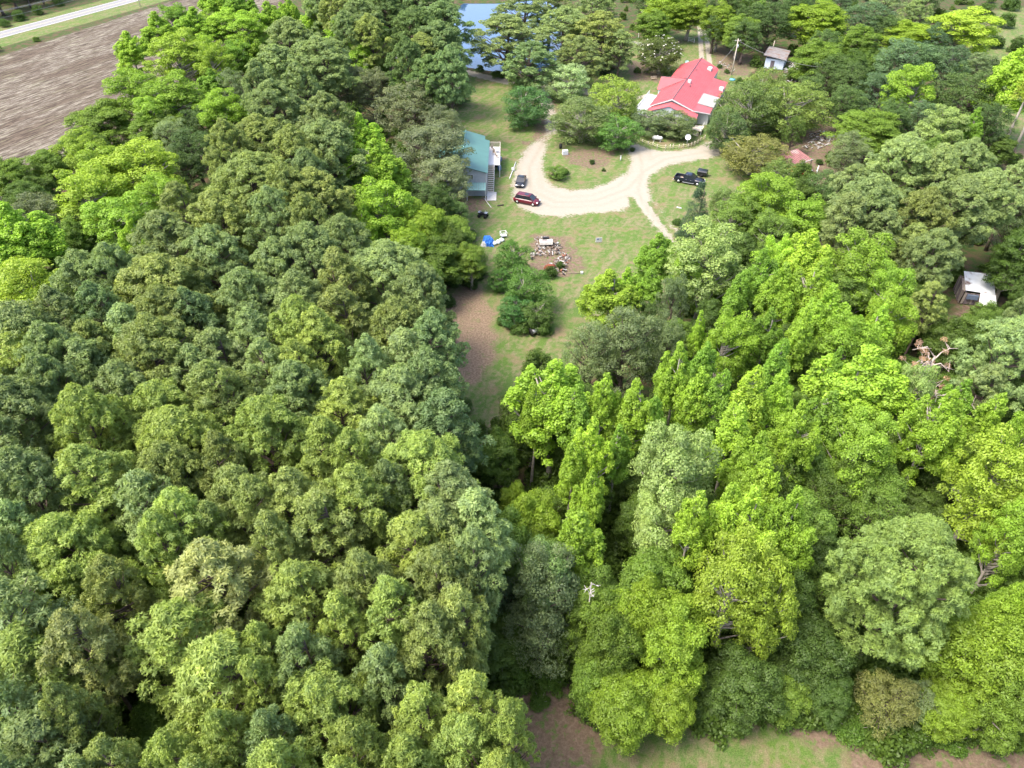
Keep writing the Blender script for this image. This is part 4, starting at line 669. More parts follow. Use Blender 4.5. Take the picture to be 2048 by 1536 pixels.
# red lean-to
q = G(1600, 325, 2.6); ls = thing('lean_to_shed', 'open lean-to shed with faded rusty roof and bright red lower roof', 'shed', (q[0], q[1], 0), math.radians(35))
fad = mat('faded_red_roof', (.24, .115, .11), .7, .2, 1.2, stain=(.30, .25, .23), stain_amt=.42)
MB().slab([(-3.4, -.6, 2.7), (3.2, -.6, 2.7), (3.2, 3.4, 3.6), (-3.4, 3.4, 3.6)], .06).build('upper_roof', fad, ls)
mb = MB()
for k in range(12): mb.box((-3.2+.56*k, 1.4, 3.19), (.06, 4.1, .06), rx=math.atan2(.9, 4))
mb.build('roof_ribs', mat('rib_rust', (.22, .10, .09), .8), ls, 'stuff')
MB().slab([(-4.6, -2.9, 1.9), (-1.0, -2.9, 1.9), (-1.0, -.55, 2.65), (-4.6, -.55, 2.65)], .06).build('lower_roof', redn, ls)
for x_, y_, h_ in ((-4.5, -2.8, 1.85), (-1.1, -2.8, 1.85), (-3.3, 3.3, 3.5), (3.1, 3.3, 3.5), (3.1, -.5, 2.65), (-.9, -.5, 2.65)): MB().box((x_, y_, h_/2), (.14, .14, h_)).build('post', wood, ls)
MB().box((0, 3.3, 1.6), (6.4, .08, 3.2)).build('back_wall', wood, ls)
MB().tube([(-1.0, -2.95, 1.93), (-1.0, -.55, 2.7), (3.25, -.65, 2.74)], .06, 4).build('fascia', whitep, ls)
blob_obj('workbench', 'white bench with clutter standing under the lean-to', 'bench', tuple(np.array(on(1613, 348))), [('bench_top', MB().box((0, 0, .85), (1.8, .7, .08)), whitep)]+[('leg', MB().box((sx*.8, sy*.28, .4), (.08, .08, .8)), wood) for sx in (-1, 1) for sy in (-1, 1)])
blob_obj('scrap_trailer', 'grey-blue scrap trailer with tarp below the lean-to', 'trailer', on(1583, 368), [('frame', MB().box((0, 0, .45), (3.4, 1.3, .1)), steel), ('tarp', MB().blob((0.2, 0, .6), .9, 10, 6, .15, .45), mat('pale_tarp', (.42, .50, .60), .6, .2, 3)), ('wheel', MB().tube([(0, .65, .3), (0, .85, .3)], .3, 12), blackm), ('wheel', MB().tube([(0, -.85, .3), (0, -.65, .3)], .3, 12), blackm), ('tow_bar', MB().tube([(-1.6, 0, .45), (-2.7, 0, .4)], .05, 6), steel)], rz=math.radians(50))
blob_obj('white_board', 'narrow white board leaning right of the lean-to', 'board', on(1633, 345), [('board', MB().slab([(-.1, 0, 0.02), (.1, 0, .02), (.8, 1.4, .9), (.6, 1.4, .9)], .05), whitep)])
# cabin
q = G(1950, 606, 0); cb = thing('old_cabin', 'collapsing plank cabin with rust-patched metal roof and pale tarp', 'cabin', (q[0], q[1]+1.5, 0), math.radians(-14))
rusty = mat('rusted_roof', (.74, .77, .80), .55, .1, 1.6, stain=(.14, .065, .04), stain_amt=.42)
MB().slab([(-1.9, -2.0, 2.3), (2.1, -2.2, 2.2), (2.6, 2.0, 3.3), (-1.6, 2.2, 3.2)], .05).build('roof', rusty, cb)
for k in range(9): MB().box((-2.1+.02*k, -1.9+.46*k, 1.1), (.06, .42, 2.1+.12*k), ry=.04*(-1)**k).build('plank', mat('plank_%d' % (k % 3), [(.22, .18, .16), (.30, .26, .22), (.16, .13, .14)][k % 3], .9, .2, 6), cb)
for k in range(7): MB().box((-1.7+.38*k, -2.05, .95), (.34, .06, 1.9), ry=.03*(-1)**k).build('plank', mat('plank_%d' % ((k+1) % 3), (.22, .18, .16)), cb)
MB().box((0, 2.0, 1.2), (4, .08, 2.4)).build('back_wall', wood, cb); MB().box((2.0, 0, 1.0), (.08, 4, 2.0)).build('side_wall', wood, cb)
MB().slab([(.1, -2.15, 2.28), (2.2, -2.3, 2.2), (2.5, -3.4, .9), (.2, -3.2, .7)], .04).build('tarp_flap', mat('pale_grey_tarp', (.74, .76, .79), .6, .08, 2), cb)
MB().box((-.7, -2.3, 1.4), (1.5, .3, .7)).build('blue_panel', mat('slate_blue', (.13, .17, .24), .6), cb)
for k in range(3): MB().slab([(-2.3+.25*k, -1.8, 2.1-.1*k), (-2.05+.25*k, -1.8, 2.12-.1*k), (-1.8+.25*k, .8, 2.75), (-2.0+.25*k, .8, 2.75)], .04).build('roof_board', mat('plank_%d' % k, (.2, .2, .2)), cb)
blob_obj('scrap_boards', 'heap of pale broken boards lying between dark trees below the cabin', 'boards', on(1945, 683), [('board', MB().slab([(-.9+.1*k, -.9+.05*k, .1+.06*k), (-.75+.1*k, -1.0, .1+.06*k), (.75-.1*k, .8, .25+.05*k), (.6-.1*k, .9, .25+.05*k)], .04), (whitep, woodp, blackm, whitep)[k]) for k in range(4)])

# ---------------------------------------------------------------- vehicles
tyre = mat('tyre_rubber', (.015, .015, .015), .9); rim = mat('alloy_rim', (.5, .5, .5), .35, .1, 5, metal=.7); lamp = mat('headlamp_glass', (.75, .76, .78), .15, .05); redl = mat('tail_lamp', (.35, .02, .02), .25)
def section(x, w, z0, z1, tw=.86):
    h = z1-z0; return [(x, -w/2*.96, z0), (x, w/2*.96, z0), (x, w/2, z0+h*.35), (x, w/2*.99, z0+h*.7), (x, w/2*tw, z1), (x, -w/2*tw, z1), (x, -w/2*.99, z0+h*.7), (x, -w/2, z0+h*.35)]
def wheels(t, xs, y, r):
    for x in xs:
        for s in (-1, 1):
            wh = MB().tube([(x, s*(y-.12), r), (x, s*(y+.02), r)], r, 18).build('wheel', tyre, t)
            MB().tube([(x, s*(y+.0), r), (x, s*(y+.035), r)], r*.62, 14).build('rim', rim, wh)
def car(name, label, cat, loc, rz, paint, L, Wd, Ht, hood, suv, group='cars parked by the driveway'):
    t = thing(name, label, cat, loc, rz, group); b = Ht*.60; hl = L/2
    st = [(-hl, Wd*.80, .42, b*.72), (-hl+.12, Wd*.94, .28, b*.93), (-hl+.5, Wd, .24, b), (-.2, Wd, .22, b), (hl-hood, Wd, .22, b*.98), (hl-.5, Wd*.97, .24, b*.86), (hl-.12, Wd*.90, .3, b*.72), (hl, Wd*.74, .42, b*.55)]
    MB().rings([section(x, w, a, c) for x, w, a, c in st]).build('body', paint, t)
    rx0 = -hl+(.25 if suv else 1.15); fx = hl-hood+.15; tw = Wd*.74
    g0 = [(rx0, -Wd*.44, b-.02), (fx, -Wd*.44, b-.02), (fx, Wd*.44, b-.02), (rx0, Wd*.44, b-.02)]
    r1, f1 = rx0+(.35 if suv else .75), fx-.85; zt = Ht-.05
    g1 = [(r1, -tw/2, zt), (f1, -tw/2, zt), (f1, tw/2, zt), (r1, tw/2, zt)]
    MB().add(g0+g1, [(4, 5, 6, 7), (0, 1, 5, 4), (2, 3, 7, 6)]).build('side_windows', gl, t)
    MB().add([g0[1], g0[2], g1[2], g1[1]], [(0, 1, 2, 3)]).build('windshield', gl, t); MB().add([g0[3], g0[0], g1[0], g1[3]], [(0, 1, 2, 3)]).build('rear_window', gl, t)
    rf = MB().rings([section(x, w, zt-.01, zt+dz, .9) for x, w, dz in ((r1-.05, tw*.92, .02), (r1+.25, tw, .055), ((r1+f1)/2, tw*1.01, .07), (f1-.2, tw, .05), (f1+.05, tw*.93, .02))]).build('roof', paint, t)
    MB().box((f1-.75, 0, zt+.078), (.75, tw*.6, .012)).build('sunroof', gl, rf)
    for s in (-1, 1):
        MB().tube([(rx0+.05, s*Wd*.445, b), (r1, s*tw/2, zt)], .045, 4).build('pillar', paint, t); MB().tube([(fx, s*Wd*.445, b), (f1, s*tw/2, zt)], .04, 4).build('pillar', paint, t)
        MB().tube([((fx+rx0)/2-.1, s*Wd*.452, b), ((f1+r1)/2-.05, s*tw/2*1.02, zt)], .04, 4).build('pillar', paint, t)
        MB().box((fx-.15, s*(Wd/2+.08), b+.08), (.14, .2, .14)).build('mirror', paint, t)
        MB().box((hl-.17, s*Wd*.34, b*.70), (.25, Wd*.2, .14), rz=-s*.35).build('headlight', lamp, t); MB().box((-hl+.06, s*Wd*.36, b*.80), (.12, Wd*.18, .16)).build('tail_light', redl, t)
        MB().box(((fx+rx0)/2+.35, s*(Wd/2+.008), b*.82), (.2, .02, .03)).build('door_handle', steel, t)
    MB().box((hl-.02, 0, b*.58), (.08, Wd*.42, .16)).build('grille', blackm, t); MB().box((hl-.03, 0, .36), (.08, Wd*.7, .14)).build('bumper', blackm, t)
    MB().box((-hl+.005, 0, b*.62), (.03, .52, .13)).build('number_plate', whitep, t)
    wheels(t, (-hl+.85, hl-.9), Wd/2-.02, .34 if suv else .32); return t
pblack = mat('black_paint', (.012, .013, .015), .25, .05, 2, spec=.7); pmaroon = mat('maroon_paint', (.10, .008, .018), .25, .05, 2, spec=.6); pnavy = mat('dark_navy_paint', (.008, .01, .022), .25, .05, 2, spec=.7)
a, b2 = G(1045, 352, .8), G(1038, 370, .5)
car('parked_car', 'black sedan parked on the gravel facing the camera', 'car', (float(a[0]+b2[0])/2, float(a[1]+b2[1])/2, 0), math.atan2(-1, -.13), pblack, 4.7, 1.85, 1.45, 1.25, False)
a = G(1054, 399, .7); car('parked_suv', 'dark red SUV parked on the gravel just below the black sedan', 'car', (a[0], a[1], 0), math.radians(-24), pmaroon, 4.95, 1.95, 1.75, 1.05, True)
def pickup(loc, rz):
    t = thing('pickup_truck', 'dark navy pickup truck with open bed parked on the grass', 'truck', loc, rz); Wd = 2.0
    st = [(.9, Wd*.98, .45, 1.12), (1.2, Wd, .40, 1.15), (2.2, Wd, .40, 1.12), (2.6, Wd*.96, .42, 1.04), (2.85, Wd*.88, .5, .92)]
    MB().rings([section(x, w, a, c, .9) for x, w, a, c in st]).build('hood', pnavy, t)
    MB().rings([section(x, w, a, c, .93) for x, w, a, c in ((-1.0, Wd, .42, 1.16), (.95, Wd, .42, 1.16))], smooth=False).build('cab', pnavy, t)
    g0 = [(-.98, -.9, 1.14), (1.25, -.9, 1.14), (1.25, .9, 1.14), (-.98, .9, 1.14)]; g1 = [(-.85, -.74, 1.82), (.45, -.74, 1.82), (.45, .74, 1.82), (-.85, .74, 1.82)]
    MB().add(g0+g1, [(0, 1, 5, 4), (2, 3, 7, 6)]).build('side_windows', gl, t); MB().add([g0[1], g0[2], g1[2], g1[1]], [(0, 1, 2, 3)]).build('windshield', gl, t); MB().add([g0[3], g0[0], g1[0], g1[3]], [(0, 1, 2, 3)]).build('rear_window', gl, t)
    MB().rings([section(x, w, 1.81, z, .9) for x, w, z in ((-.92, 1.42, 1.84), (-.6, 1.52, 1.88), (.2, 1.52, 1.88), (.5, 1.42, 1.83))]).build('roof', pnavy, t)
    for s in (-1, 1):
        MB().tube([(1.25, s*.9, 1.15), (.45, s*.74, 1.83)], .045, 4).build('pillar', pnavy, t); MB().tube([(-.98, s*.9, 1.15), (-.87, s*.74, 1.83)], .06, 4).build('pillar', pnavy, t); MB().tube([(-.02, s*.91, 1.15), (-.15, s*.75, 1.83)], .04, 4).build('pillar', pnavy, t)
        MB().box((-1.95, s*.95, .86), (1.86, .1, .64)).build('bed_side', pnavy, t); MB().box((.0, s*1.0, .40), (2.3, .14, .07)).build('running_board', steel, t)
        MB().box((1.15, s*1.12, 1.22), (.16, .22, .2)).build('mirror', pnavy, t); MB().box((2.82, s*.72, .85), (.1, .3, .2)).build('headlight', lamp, t); MB().box((-2.9, s*.93, .95), (.05, .13, .35)).build('tail_light', redl, t)
        for xd in (.45, -.45): MB().box((xd, s*1.012, .98), (.2, .02, .04)).build('door_handle', steel, t)
    MB().box((-1.95, 0, .60), (1.86, 1.8, .06)).build('bed_floor', blackm, t); MB().box((-2.86, 0, .86), (.08, 1.8, .62)).build('tailgate', pnavy, t); MB().box((-1.06, 0, .9), (.06, 1.8, .55)).build('bed_front', pnavy, t)
    MB().box((-1.6, .3, .68), (.5, .8, .08), .3).build('bed_load', wood, t)
    MB().box((-2.98, 0, .55), (.14, 1.9, .18)).build('bumper', steel, t); MB().box((2.9, 0, .58), (.14, 1.9, .22)).build('bumper', steel, t); MB().box((2.87, 0, .86), (.06, 1.1, .22)).build('grille', blackm, t)
    wheels(t, (-1.9, 1.85), .98, .40)
a = G(1379, 359, .7); pickup((a[0], a[1], 0), math.radians(-26))
a = G(1403, 350, .6); ct = thing('covered_trailer', 'small black covered trailer standing close behind the pickup', 'trailer', (a[0]+.4, a[1]+1.0, 0), math.radians(-26))
MB().rings([section(x, 1.5, .45, 1.25, .8) for x in (-.95, -.3, .4, .95)], smooth=False).build('covered_box', pblack, ct); MB().box((0, 0, .42), (2.0, 1.4, .08)).build('frame', blackm, ct)
for s in (-1, 1): MB().tube([(0, s*.68, .3), (0, s*.84, .3)], .3, 14).build('wheel', tyre, ct)
MB().tube([(.95, 0, .42), (1.8, 0, .38)], .05, 6).build('tow_bar', blackm, ct)
def atv(loc, rz, name, label):
    t = thing(name, label, 'quad bike', loc, rz)
    MB().rings([section(x, w, a, c, .6) for x, w, a, c in ((-.85, .5, .5, .75), (-.5, .6, .45, .82), (0, .35, .4, .8), (.45, .6, .45, .9), (.85, .5, .5, .78))]).build('body', blackm, t)
    MB().box((-.25, 0, .88), (.75, .32, .14)).build('seat', mat('seat_vinyl', (.03, .03, .03), .6), t); MB().tube([(.35, -.38, 1.12), (.42, 0, 1.05), (.35, .38, 1.12)], .025, 6).build('handlebar', steel, t); MB().tube([(.55, 0, .8), (.4, 0, 1.06)], .03, 6).build('steering_column', steel, t)
    for x in (-.65, .62): MB().box((x, 0, .93), (.45, .7, .03)).build('rack', steel, t)
    for x in (-.6, .6):
        for s in (-1, 1): MB().tube([(x, s*.35, .3), (x, s*.58, .3)], .29, 14).build('wheel', tyre, t)
atv(on(966, 434), math.radians(-20), 'quad_bike', 'black quad bike standing on the grass below the teal-roofed building')

# ---------------------------------------------------------------- yard things
def dish(px, py, r, h, m, label, lk):
    q = G(px, py, h); t = thing('satellite_dish', label, 'dish', (q[0], q[1], 0)); lk = Vector(lk).normalized(); a = lk.orthogonal().normalized(); b = lk.cross(a); c = Vector((0, 0, h))
    rg = [[tuple(c + (a*math.cos(k*PI/10)+b*math.sin(k*PI/10))*r*f + lk*(.35*r*f*f-.35*r)) for k in range(20)] for f in (.05, .35, .7, 1)]
    MB().rings(rg, False).build('reflector', m, t); MB().tube([(0, .05, 0), (0, .05, h-.1)], .05, 8).build('mast', steel, t); MB().tube([tuple(c-lk*.3*r), tuple(c+lk*.7*r)], .02, 5).build('feed_arm', steel, t)
palegrey = mat('pale_grey_paint', (.62, .64, .64), .5, .05, 3)
dish(1376, 274, .62, 2.1, palegrey, 'round pale satellite dish on a mast inside the rope fence', (-.1, -.9, .55)); dish(1374, 124, .5, 1.6, mat('aqua_grey', (.40, .55, .56), .5), 'small greyish dish beyond the far corner of the red roof', (-.1, -.9, .6))
q = G(1465, 158, .3); pl = thing('paddling_pool', 'round blue paddling pool right of the house', 'pool', (q[0], q[1], 0)); MB().tube([(0, 0, 0), (0, 0, .3), (0, 0, .3)], [.72, .78, .7], 20).build('tub', mat('aqua_plastic', (.12, .40, .50), .4), pl); MB().tube([(0, 0, .3), (0, 0, .31)], .68, 20).build('water', mat('pool_water', (.15, .42, .52), .1), pl)
q = on(1314, 283); pt = thing('propane_tank', 'white horizontal propane tank on legs before the house shrubs', 'tank', q, math.radians(-18))
MB().tube([(-1.15, 0, .8), (-1.05, 0, .8), (-.85, 0, .8), (.85, 0, .8), (1.05, 0, .8), (1.15, 0, .8)], [.08, .28, .42, .42, .28, .08], 16).build('vessel', whitep, pt); MB().tube([(0, 0, 1.2), (0, 0, 1.38)], .16, 12).build('valve_dome', whitep, pt)
for x_ in (-.7, .7): MB().box((x_, 0, .2), (.15, .6, .42)).build('saddle', conc, pt)
FP = [(410, 275), (445, 296), (480, 322), (548, 345), (598, 356), (650, 380), (742, 395), (795, 392), (830, 388), (895, 385), (945, 378), (1000, 372), (1038, 362), (1075, 350), (1110, 325), (1145, 300), (1190, 280)]
fn = thing('rope_fence', 'rustic fence of short pale posts and rope curving before the house', 'fence', on(1330, 296)); o0 = np.array(fn.location)
pp = [np.array(on(1200+x/5.69, 230+y/5.69))-o0 for x, y in FP]
for i, p in enumerate(pp):
    MB().tube([(p[0], p[1], -.1), (p[0]+random.uniform(-.06, .06), p[1], 1.0+random.uniform(-.15, .15))], .075, 6).build('post', woodp, fn)
for i in range(len(pp)-1):
    for z_ in (.85, .5): MB().tube([tuple(pp[i]+[0, 0, z_]), tuple((pp[i]+pp[i+1])/2+[0, 0, z_-.14]), tuple(pp[i+1]+[0, 0, z_])], .04, 5, False).build('rope', mat('rope', (.50, .42, .28), .9), fn)
def postfence(name, label, pts, h, m, rails=3, group=None):
    t = thing(name, label, 'fence', pts[0], 0, group); o = np.array(pts[0])
    for p in pts: q = np.array(p)-o; MB().box((q[0], q[1], h/2), (.13, .13, h)).build('post', m, t)
    for a, b in zip(pts[:-1], pts[1:]):
        a = np.array(a)-o; b = np.array(b)-o
        for k in range(rails): z_ = h*(.35+.6*k/max(1, rails-1)); MB().tube([(a[0], a[1], z_), (b[0], b[1], z_)], .055, 4).build('rail', m, t)
postfence('rail_fence', 'short white rail fence beside the far two-rut lane', [on(1376, 84), on(1388, 86)], 1.4, whitep)
postfence('rail_fence', 'white rail fence between the magnolia-like tree and pond pines', [on(1254, 92), on(1268, 92), on(1282, 94), on(1296, 95)], 1.2, whitep)
postfence('rail_fence', 'low grey rail fence in the shade behind the rubbish heap', [on(1646, 243), on(1660, 244), on(1674, 245), on(1690, 244)], 1.1, woodp, 2)
bn = thing('garden_bench', 'dark wooden bench on the grass behind the red-roofed house', 'bench', on(1307, 160), .1)
MB().box((0, 0, .45), (1.6, .45, .06)).build('seat', wood, bn); MB().box((0, .22, .78), (1.6, .05, .4)).build('backrest', wood, bn)
for sx in (-1, 1):
    for sy in (-1, 1): MB().box((sx*.7, sy*.18, .22), (.07, .07, .44)).build('leg', wood, bn)
def upole(loc, H, label, arm=True, rz=0.0, lean=(0, 0)):
    t = thing('utility_pole', label, 'pole', loc, rz); MB().tube([(0, 0, -.3), (lean[0], lean[1], H)], [.17, .11], 10).build('pole', woodp, t)
    if arm: MB().box((lean[0], lean[1], H-.5), (1.8, .1, .12)).build('crossarm', woodp, t)
    for sx in ((-.7, 0, .7) if arm else (0,)): MB().tube([(lean[0]+sx, lean[1], H-.45), (lean[0]+sx, lean[1], H-.25)], .05, 6).build('insulator', palegrey, t)
    return t
up = upole(on(1463, 150), 9.2, 'pale wooden utility pole with transformer right of the house', True, 0.2); MB().tube([(.28, .1, 6.9), (.28, .1, 7.7)], .2, 12).build('transformer', palegrey, up)
def wire(label, a, b, sag, r=.025, name='power_line'):
    a = np.array(a, float); b = np.array(b, float); pts = [tuple(a+(b-a)*t-np.array([0, 0, sag*4*t*(1-t)])) for t in np.linspace(0, 1, 14)]
    t = thing(name, label, 'cable', (a[0], a[1], 0)); mbx = MB().tube([(p[0]-a[0], p[1]-a[1], p[2]) for p in pts], r, 4, False); mbx.build('cable', mat('cable', (.25, .25, .26), .6), t)
pb = np.array(on(1463, 150)); wire('thin cable from the house pole down to the red roof', pb+[0, 0, 8.2], (pb[0]-9, pb[1]-12, 4.6), .5); wire('thin cable from the house pole away over the oaks', pb+[.3, 0, 8.6], (pb[0]+16, pb[1]-22, 8.2), 1.2)
p1 = np.array([*G(281, 13)[:2], 0]); p2 = p1-np.array([*hwd, 0])*75
upole(tuple(p1), 10, 'wooden power pole on the grass verge between highway and field', True, math.atan2(hwn[1], hwn[0])); upole(tuple(p2), 10, 'wooden power pole on the verge just outside the left edge', True, math.atan2(hwn[1], hwn[0]))
wt = mat('cable_light', (.42, .40, .40), .6)
for k, (o_, z_) in enumerate(((-.7, 9.75), (0, 9.75), (.7, 9.75), (0, 8.0))):
    nn_ = np.array([*hwn, 0])*o_; wire(['power line nearest the highway', 'middle one of the three upper power lines', 'power line nearest the field', 'lowest power line along the highway'][k], p1+nn_+[0, 0, z_], p2+nn_+[0, 0, z_], 1.3, .03)
q = on(1275, 92); bh = thing('birdhouse_pole', 'thin white pole with martin house near the white rail fence', 'birdhouse', q); MB().tube([(0, 0, 0), (0, 0, 4.2)], .05, 6).build('pole', whitep, bh); MB().box((0, 0, 4.4), (.45, .45, .5)).build('box', whitep, bh)
q = on(1282, 50); bh = thing('birdhouse_pole', 'white gourd-style birdhouse pole near the top edge above the rail fence', 'birdhouse', q); MB().tube([(0, 0, 0), (0, 0, 4)], .05, 6).build('pole', whitep, bh); MB().box((0, 0, 4.2), (.7, .5, .8)).build('box', whitep, bh)
# lawn sign, reel, bags, tarp, junk
q = on(1197, 486); sg = thing('lawn_sign', 'small white sign with dark blue emblem standing on the open lawn', 'sign', q, .15); MB().box((0, 0, .6), (1.15, .04, .8)).build('panel', whitep, sg)
MB().tube([(-.14, -.023, .74), (-.14, -.03, .74)], .15, 16).build('emblem', mat('sign_blue', (.03, .06, .22), .5), sg); MB().box((.24, -.026, .76), (.2, .01, .08)).build('emblem_bar', mat('sign_blue', (.03, .06, .22), .5), sg)
for s in (-.35, .35): MB().tube([(s, 0, 0), (s, 0, .9)], .015, 5).build('leg', steel, sg)
q = on(1067, 670); rl_ = thing('cable_reel', 'black cable reel with white hub below the lawn clump', 'reel', q, .5)
for s in (-.42, .42): MB().tube([(s-.035, 0, .62), (s+.035, 0, .62)], .6, 20).build('flange', blackm, rl_)
MB().tube([(-.4, 0, .62), (.4, 0, .62)], .3, 14).build('hub', whitep, rl_)
def cloth(w, d, h, seed):
    r = np.random.default_rng(seed); n = 14; mbx = MB(); V = []; Fc = []
    for i in range(n):
        for j in range(n):
            x = (i/(n-1)-.5)*w; y = (j/(n-1)-.5)*d; e = max(0, 1-(2*x/w)**4)*max(0, 1-(2*y/d)**4); V.append((x*(1+.1*r.normal()), y*(1+.1*r.normal()), max(.02, h*e*(.6+.4*r.random()))))
    for i in range(n-1):
        for j in range(n-1): Fc.append((i*n+j, (i+1)*n+j, (i+1)*n+j+1, i*n+j+1))
    return mbx.add(V, Fc)
tp = thing('blue_tarp_heap', 'crumpled bright blue tarp heap at the lawn edge', 'tarp', on(976, 487)); cloth(1.9, 2.2, 1.5, 3).build('tarp', mat('blue_tarp', (.04, .17, .55), .45, .2, 3), tp); cloth(.9, .8, .9, 4).build('white_sack', whitep, tp).location = (-.7, -.9, 0)
for i, (x, y, w, lb) in enumerate(((989, 490, .8, 'white rubbish bag touching the blue tarp heap'), (996, 487, .9, 'white rubbish bag in the middle of the row by the tarp'), (1003, 483, .9, 'white rubbish bag half hidden by the bushy tree'))):
    t = thing('rubbish_bag', lb, 'bag', on(x, y), i, 'white bags by the blue tarp'); MB().blob((0, 0, .3), w*.5, 10, 6, .22, .75).build('bag', mat('white_bag', (.70, .76, .76), .4, .12, 5), t); MB().tube([(0, 0, .55), (.05, 0, .75)], [.05, .12], 6).build('knot', whitep, t)
t = thing('wire_cage', 'pale metal cart frame above the white rubbish bags', 'cart', on(1007, 474), .3)
for sx in (-.5, .5):
    for sy in (-.4, .4): MB().tube([(sx, sy, 0), (sx, sy, 1.0)], .05, 6).build('leg', palegrey, t)
MB().box((0, .4, 1.0), (1.1, .06, .06)).box((0, -.4, 1.0), (1.1, .06, .06)).box((.5, 0, 1.0), (.06, .8, .06)).box((-.5, 0, 1.0), (.06, .8, .06)).build('frame', whitep, t); MB().box((0, 0, .35), (1, .8, .05)).build('shelf', palegrey, t)
JM = [mat('scrap_wood', (.20, .155, .115), .9, .3, 5), mat('dirty_white', (.40, .39, .37), .8, .2, 5), mat('rust_scrap', (.25, .10, .06), .9, .3, 4), mat('grey_scrap', (.30, .30, .29), .8, .3, 4), blackm, mat('tan_scrap', (.27, .22, .17), .9, .3, 5), mat('brown_scrap', (.16, .11, .08), .9, .3, 4), mat('mauve_scrap', (.24, .21, .205), .8, .3, 4)]
def junk(name, label, poly, n, smin, smax, wts, base_h=.3, kinds=('board', 'box', 'pipe')):
    t = thing(name, label, 'rubbish pile', on(*np.mean(poly, 0))); o = np.array(t.location); P = np.array(poly, float); x0, y0 = P.min(0); x1, y1 = P.max(0); by = {}
    mbm = MB(); c = 0
    for i in range(n*20):
        if c >= n: break
        x, y = random.uniform(x0, x1), random.uniform(y0, y1)
        if sdist(np.array([x]), np.array([y]), P)[0] < 0: continue
        c += 1; q = np.array(on(x, y))-o; s = random.uniform(smin, smax); m = random.choices(range(8), wts)[0]; mbx = by.setdefault(m, [])
        b = MB(); k = random.random(); z_ = random.uniform(.05, base_h)
        if k < .5: b.box((q[0], q[1], z_), (s*1.8, s*.3, s*.12), random.uniform(0, 3), random.uniform(-.4, .4), random.uniform(-.5, .5))
        elif k < .8: b.box((q[0], q[1], z_), (s*.8, s*.6, s*.35), random.uniform(0, 3), random.uniform(-.5, .5), random.uniform(-.5, .5))
        else: b.tube([(q[0], q[1], z_), (q[0]+random.uniform(-s, s), q[1]+random.uniform(-s, s), z_+random.uniform(0, .4))], s*.08, 6)
        if s > smin+(smax-smin)*.72: b.build(['board', 'block', 'pipe'][0 if k < .5 else 1 if k < .8 else 2], JM[m], t)
        else: mbx.append(b)
    for m, bs in by.items():
        big_ = MB()
        for b in bs: big_.add(b.v, b.f)
        if bs: big_.build('scraps', JM[m], t, 'stuff')
    return t
jz = lambda L: [(880+x/4.267, 420+y/4.267) for x, y in L]
junk('junk_pile', 'scattered scrap pile around a white cabinet on the lawn', jz([(800, 240), (900, 240), (1000, 270), (1050, 330), (1000, 390), (900, 405), (830, 390), (780, 430), (770, 380), (840, 330)]), 340, .08, .6, [3, 1, .5, 3, 2, 2, 5, 3], .4)
junk('junk_pile', 'lower scrap pile with rusty heap at its left end on the lawn', jz([(920, 470), (1000, 430), (1060, 380), (1120, 410), (1080, 480), (1060, 570), (1020, 530), (930, 530)]), 280, .08, .55, [2, .8, 2, 3, 3, 2, 5, 3], .4)
t = thing('scrap_cabinet', 'white cabinet lying on top of the upper scrap pile', 'cabinet', on(1092, 492), .05); MB().box((0, 0, .75), (2.2, 1.3, .5), 0, -.15).build('carcass', mat('off_white', (.62, .58, .52), .7, .15, 3), t); MB().box((-.3, .1, 1.02), (.9, .6, .06), 0, -.15).build('panel', JM[7], t); MB().box((0, .8, .9), (1.1, .4, .7)).build('black_box', blackm, t)
t = thing('scrap_pipe', 'long dark pipe with white end lying right of the lower scrap pile', 'pipe', on(1145, 548)); MB().tube([(-2.3, 0, .12), (1.4, .1, .12)], .05, 6).build('pipe', wood, t); MB().box((1.5, .1, .2), (.4, .35, .35)).build('end_block', whitep, t)
t = thing('rust_heap', 'rust-red heap of twigs at the left of the lower scrap pile', 'heap', on(1100, 538)); MB().blob((0, 0, .2), .9, 12, 6, .3, .6).build('heap', mat('rust_red', (.20, .05, .03), .95, .4, 6), t)
junk('rubbish_heap', 'white rubbish strewn over bare ground above the red lean-to', [(1615, 270), (1640, 262), (1672, 268), (1670, 282), (1640, 300), (1605, 298)], 190, .12, .7, [1, 8, .3, 2, 2, 2, 1, 2], .35)
junk('rubbish_heap', 'orange and pale rubbish patch under the large house oak', [(1566, 258), (1582, 258), (1588, 278), (1572, 275)], 50, .12, .6, [2, 2, 4, 1, 0, 3, 1, 1], .3)
junk('rubbish_heap', 'white clutter between the oaks below the grey shed', [(1562, 135), (1600, 125), (1605, 155), (1580, 180), (1570, 165)], 60, .2, .9, [0, 6, 0, 2, 0, 1, 0, 1], .8)
junk('rubbish_heap', 'cluttered garden beds with pale stones right of the house', [(1438, 125), (1465, 128), (1475, 150), (1450, 148)], 90, .1, .5, [2, 3, 0, 3, 1, 3, 1, 2], .35)
t = thing('plastic_sheet', 'torn white plastic sheeting on bare ground at the pine edge', 'sheeting', on(893, 748), .1); cloth(1.7, .8, .45, 8).build('sheet', whitep, t)
t = thing('plastic_sheet', 'tiny white plastic scrap on the mulch near the pines', 'sheeting', on(917, 699), .1); cloth(.35, .25, .2, 9).build('sheet', whitep, t)
t = thing('white_chest', 'white cooler box on the grass at the island tree edge', 'cooler', on(1130, 309)); MB().box((0, 0, .45), (1.2, .8, .8), .2, taper=.92).build('chest', whitep, t); MB().box((0, 0, .88), (1.15, .78, .08), .2).build('lid', palegrey, t)
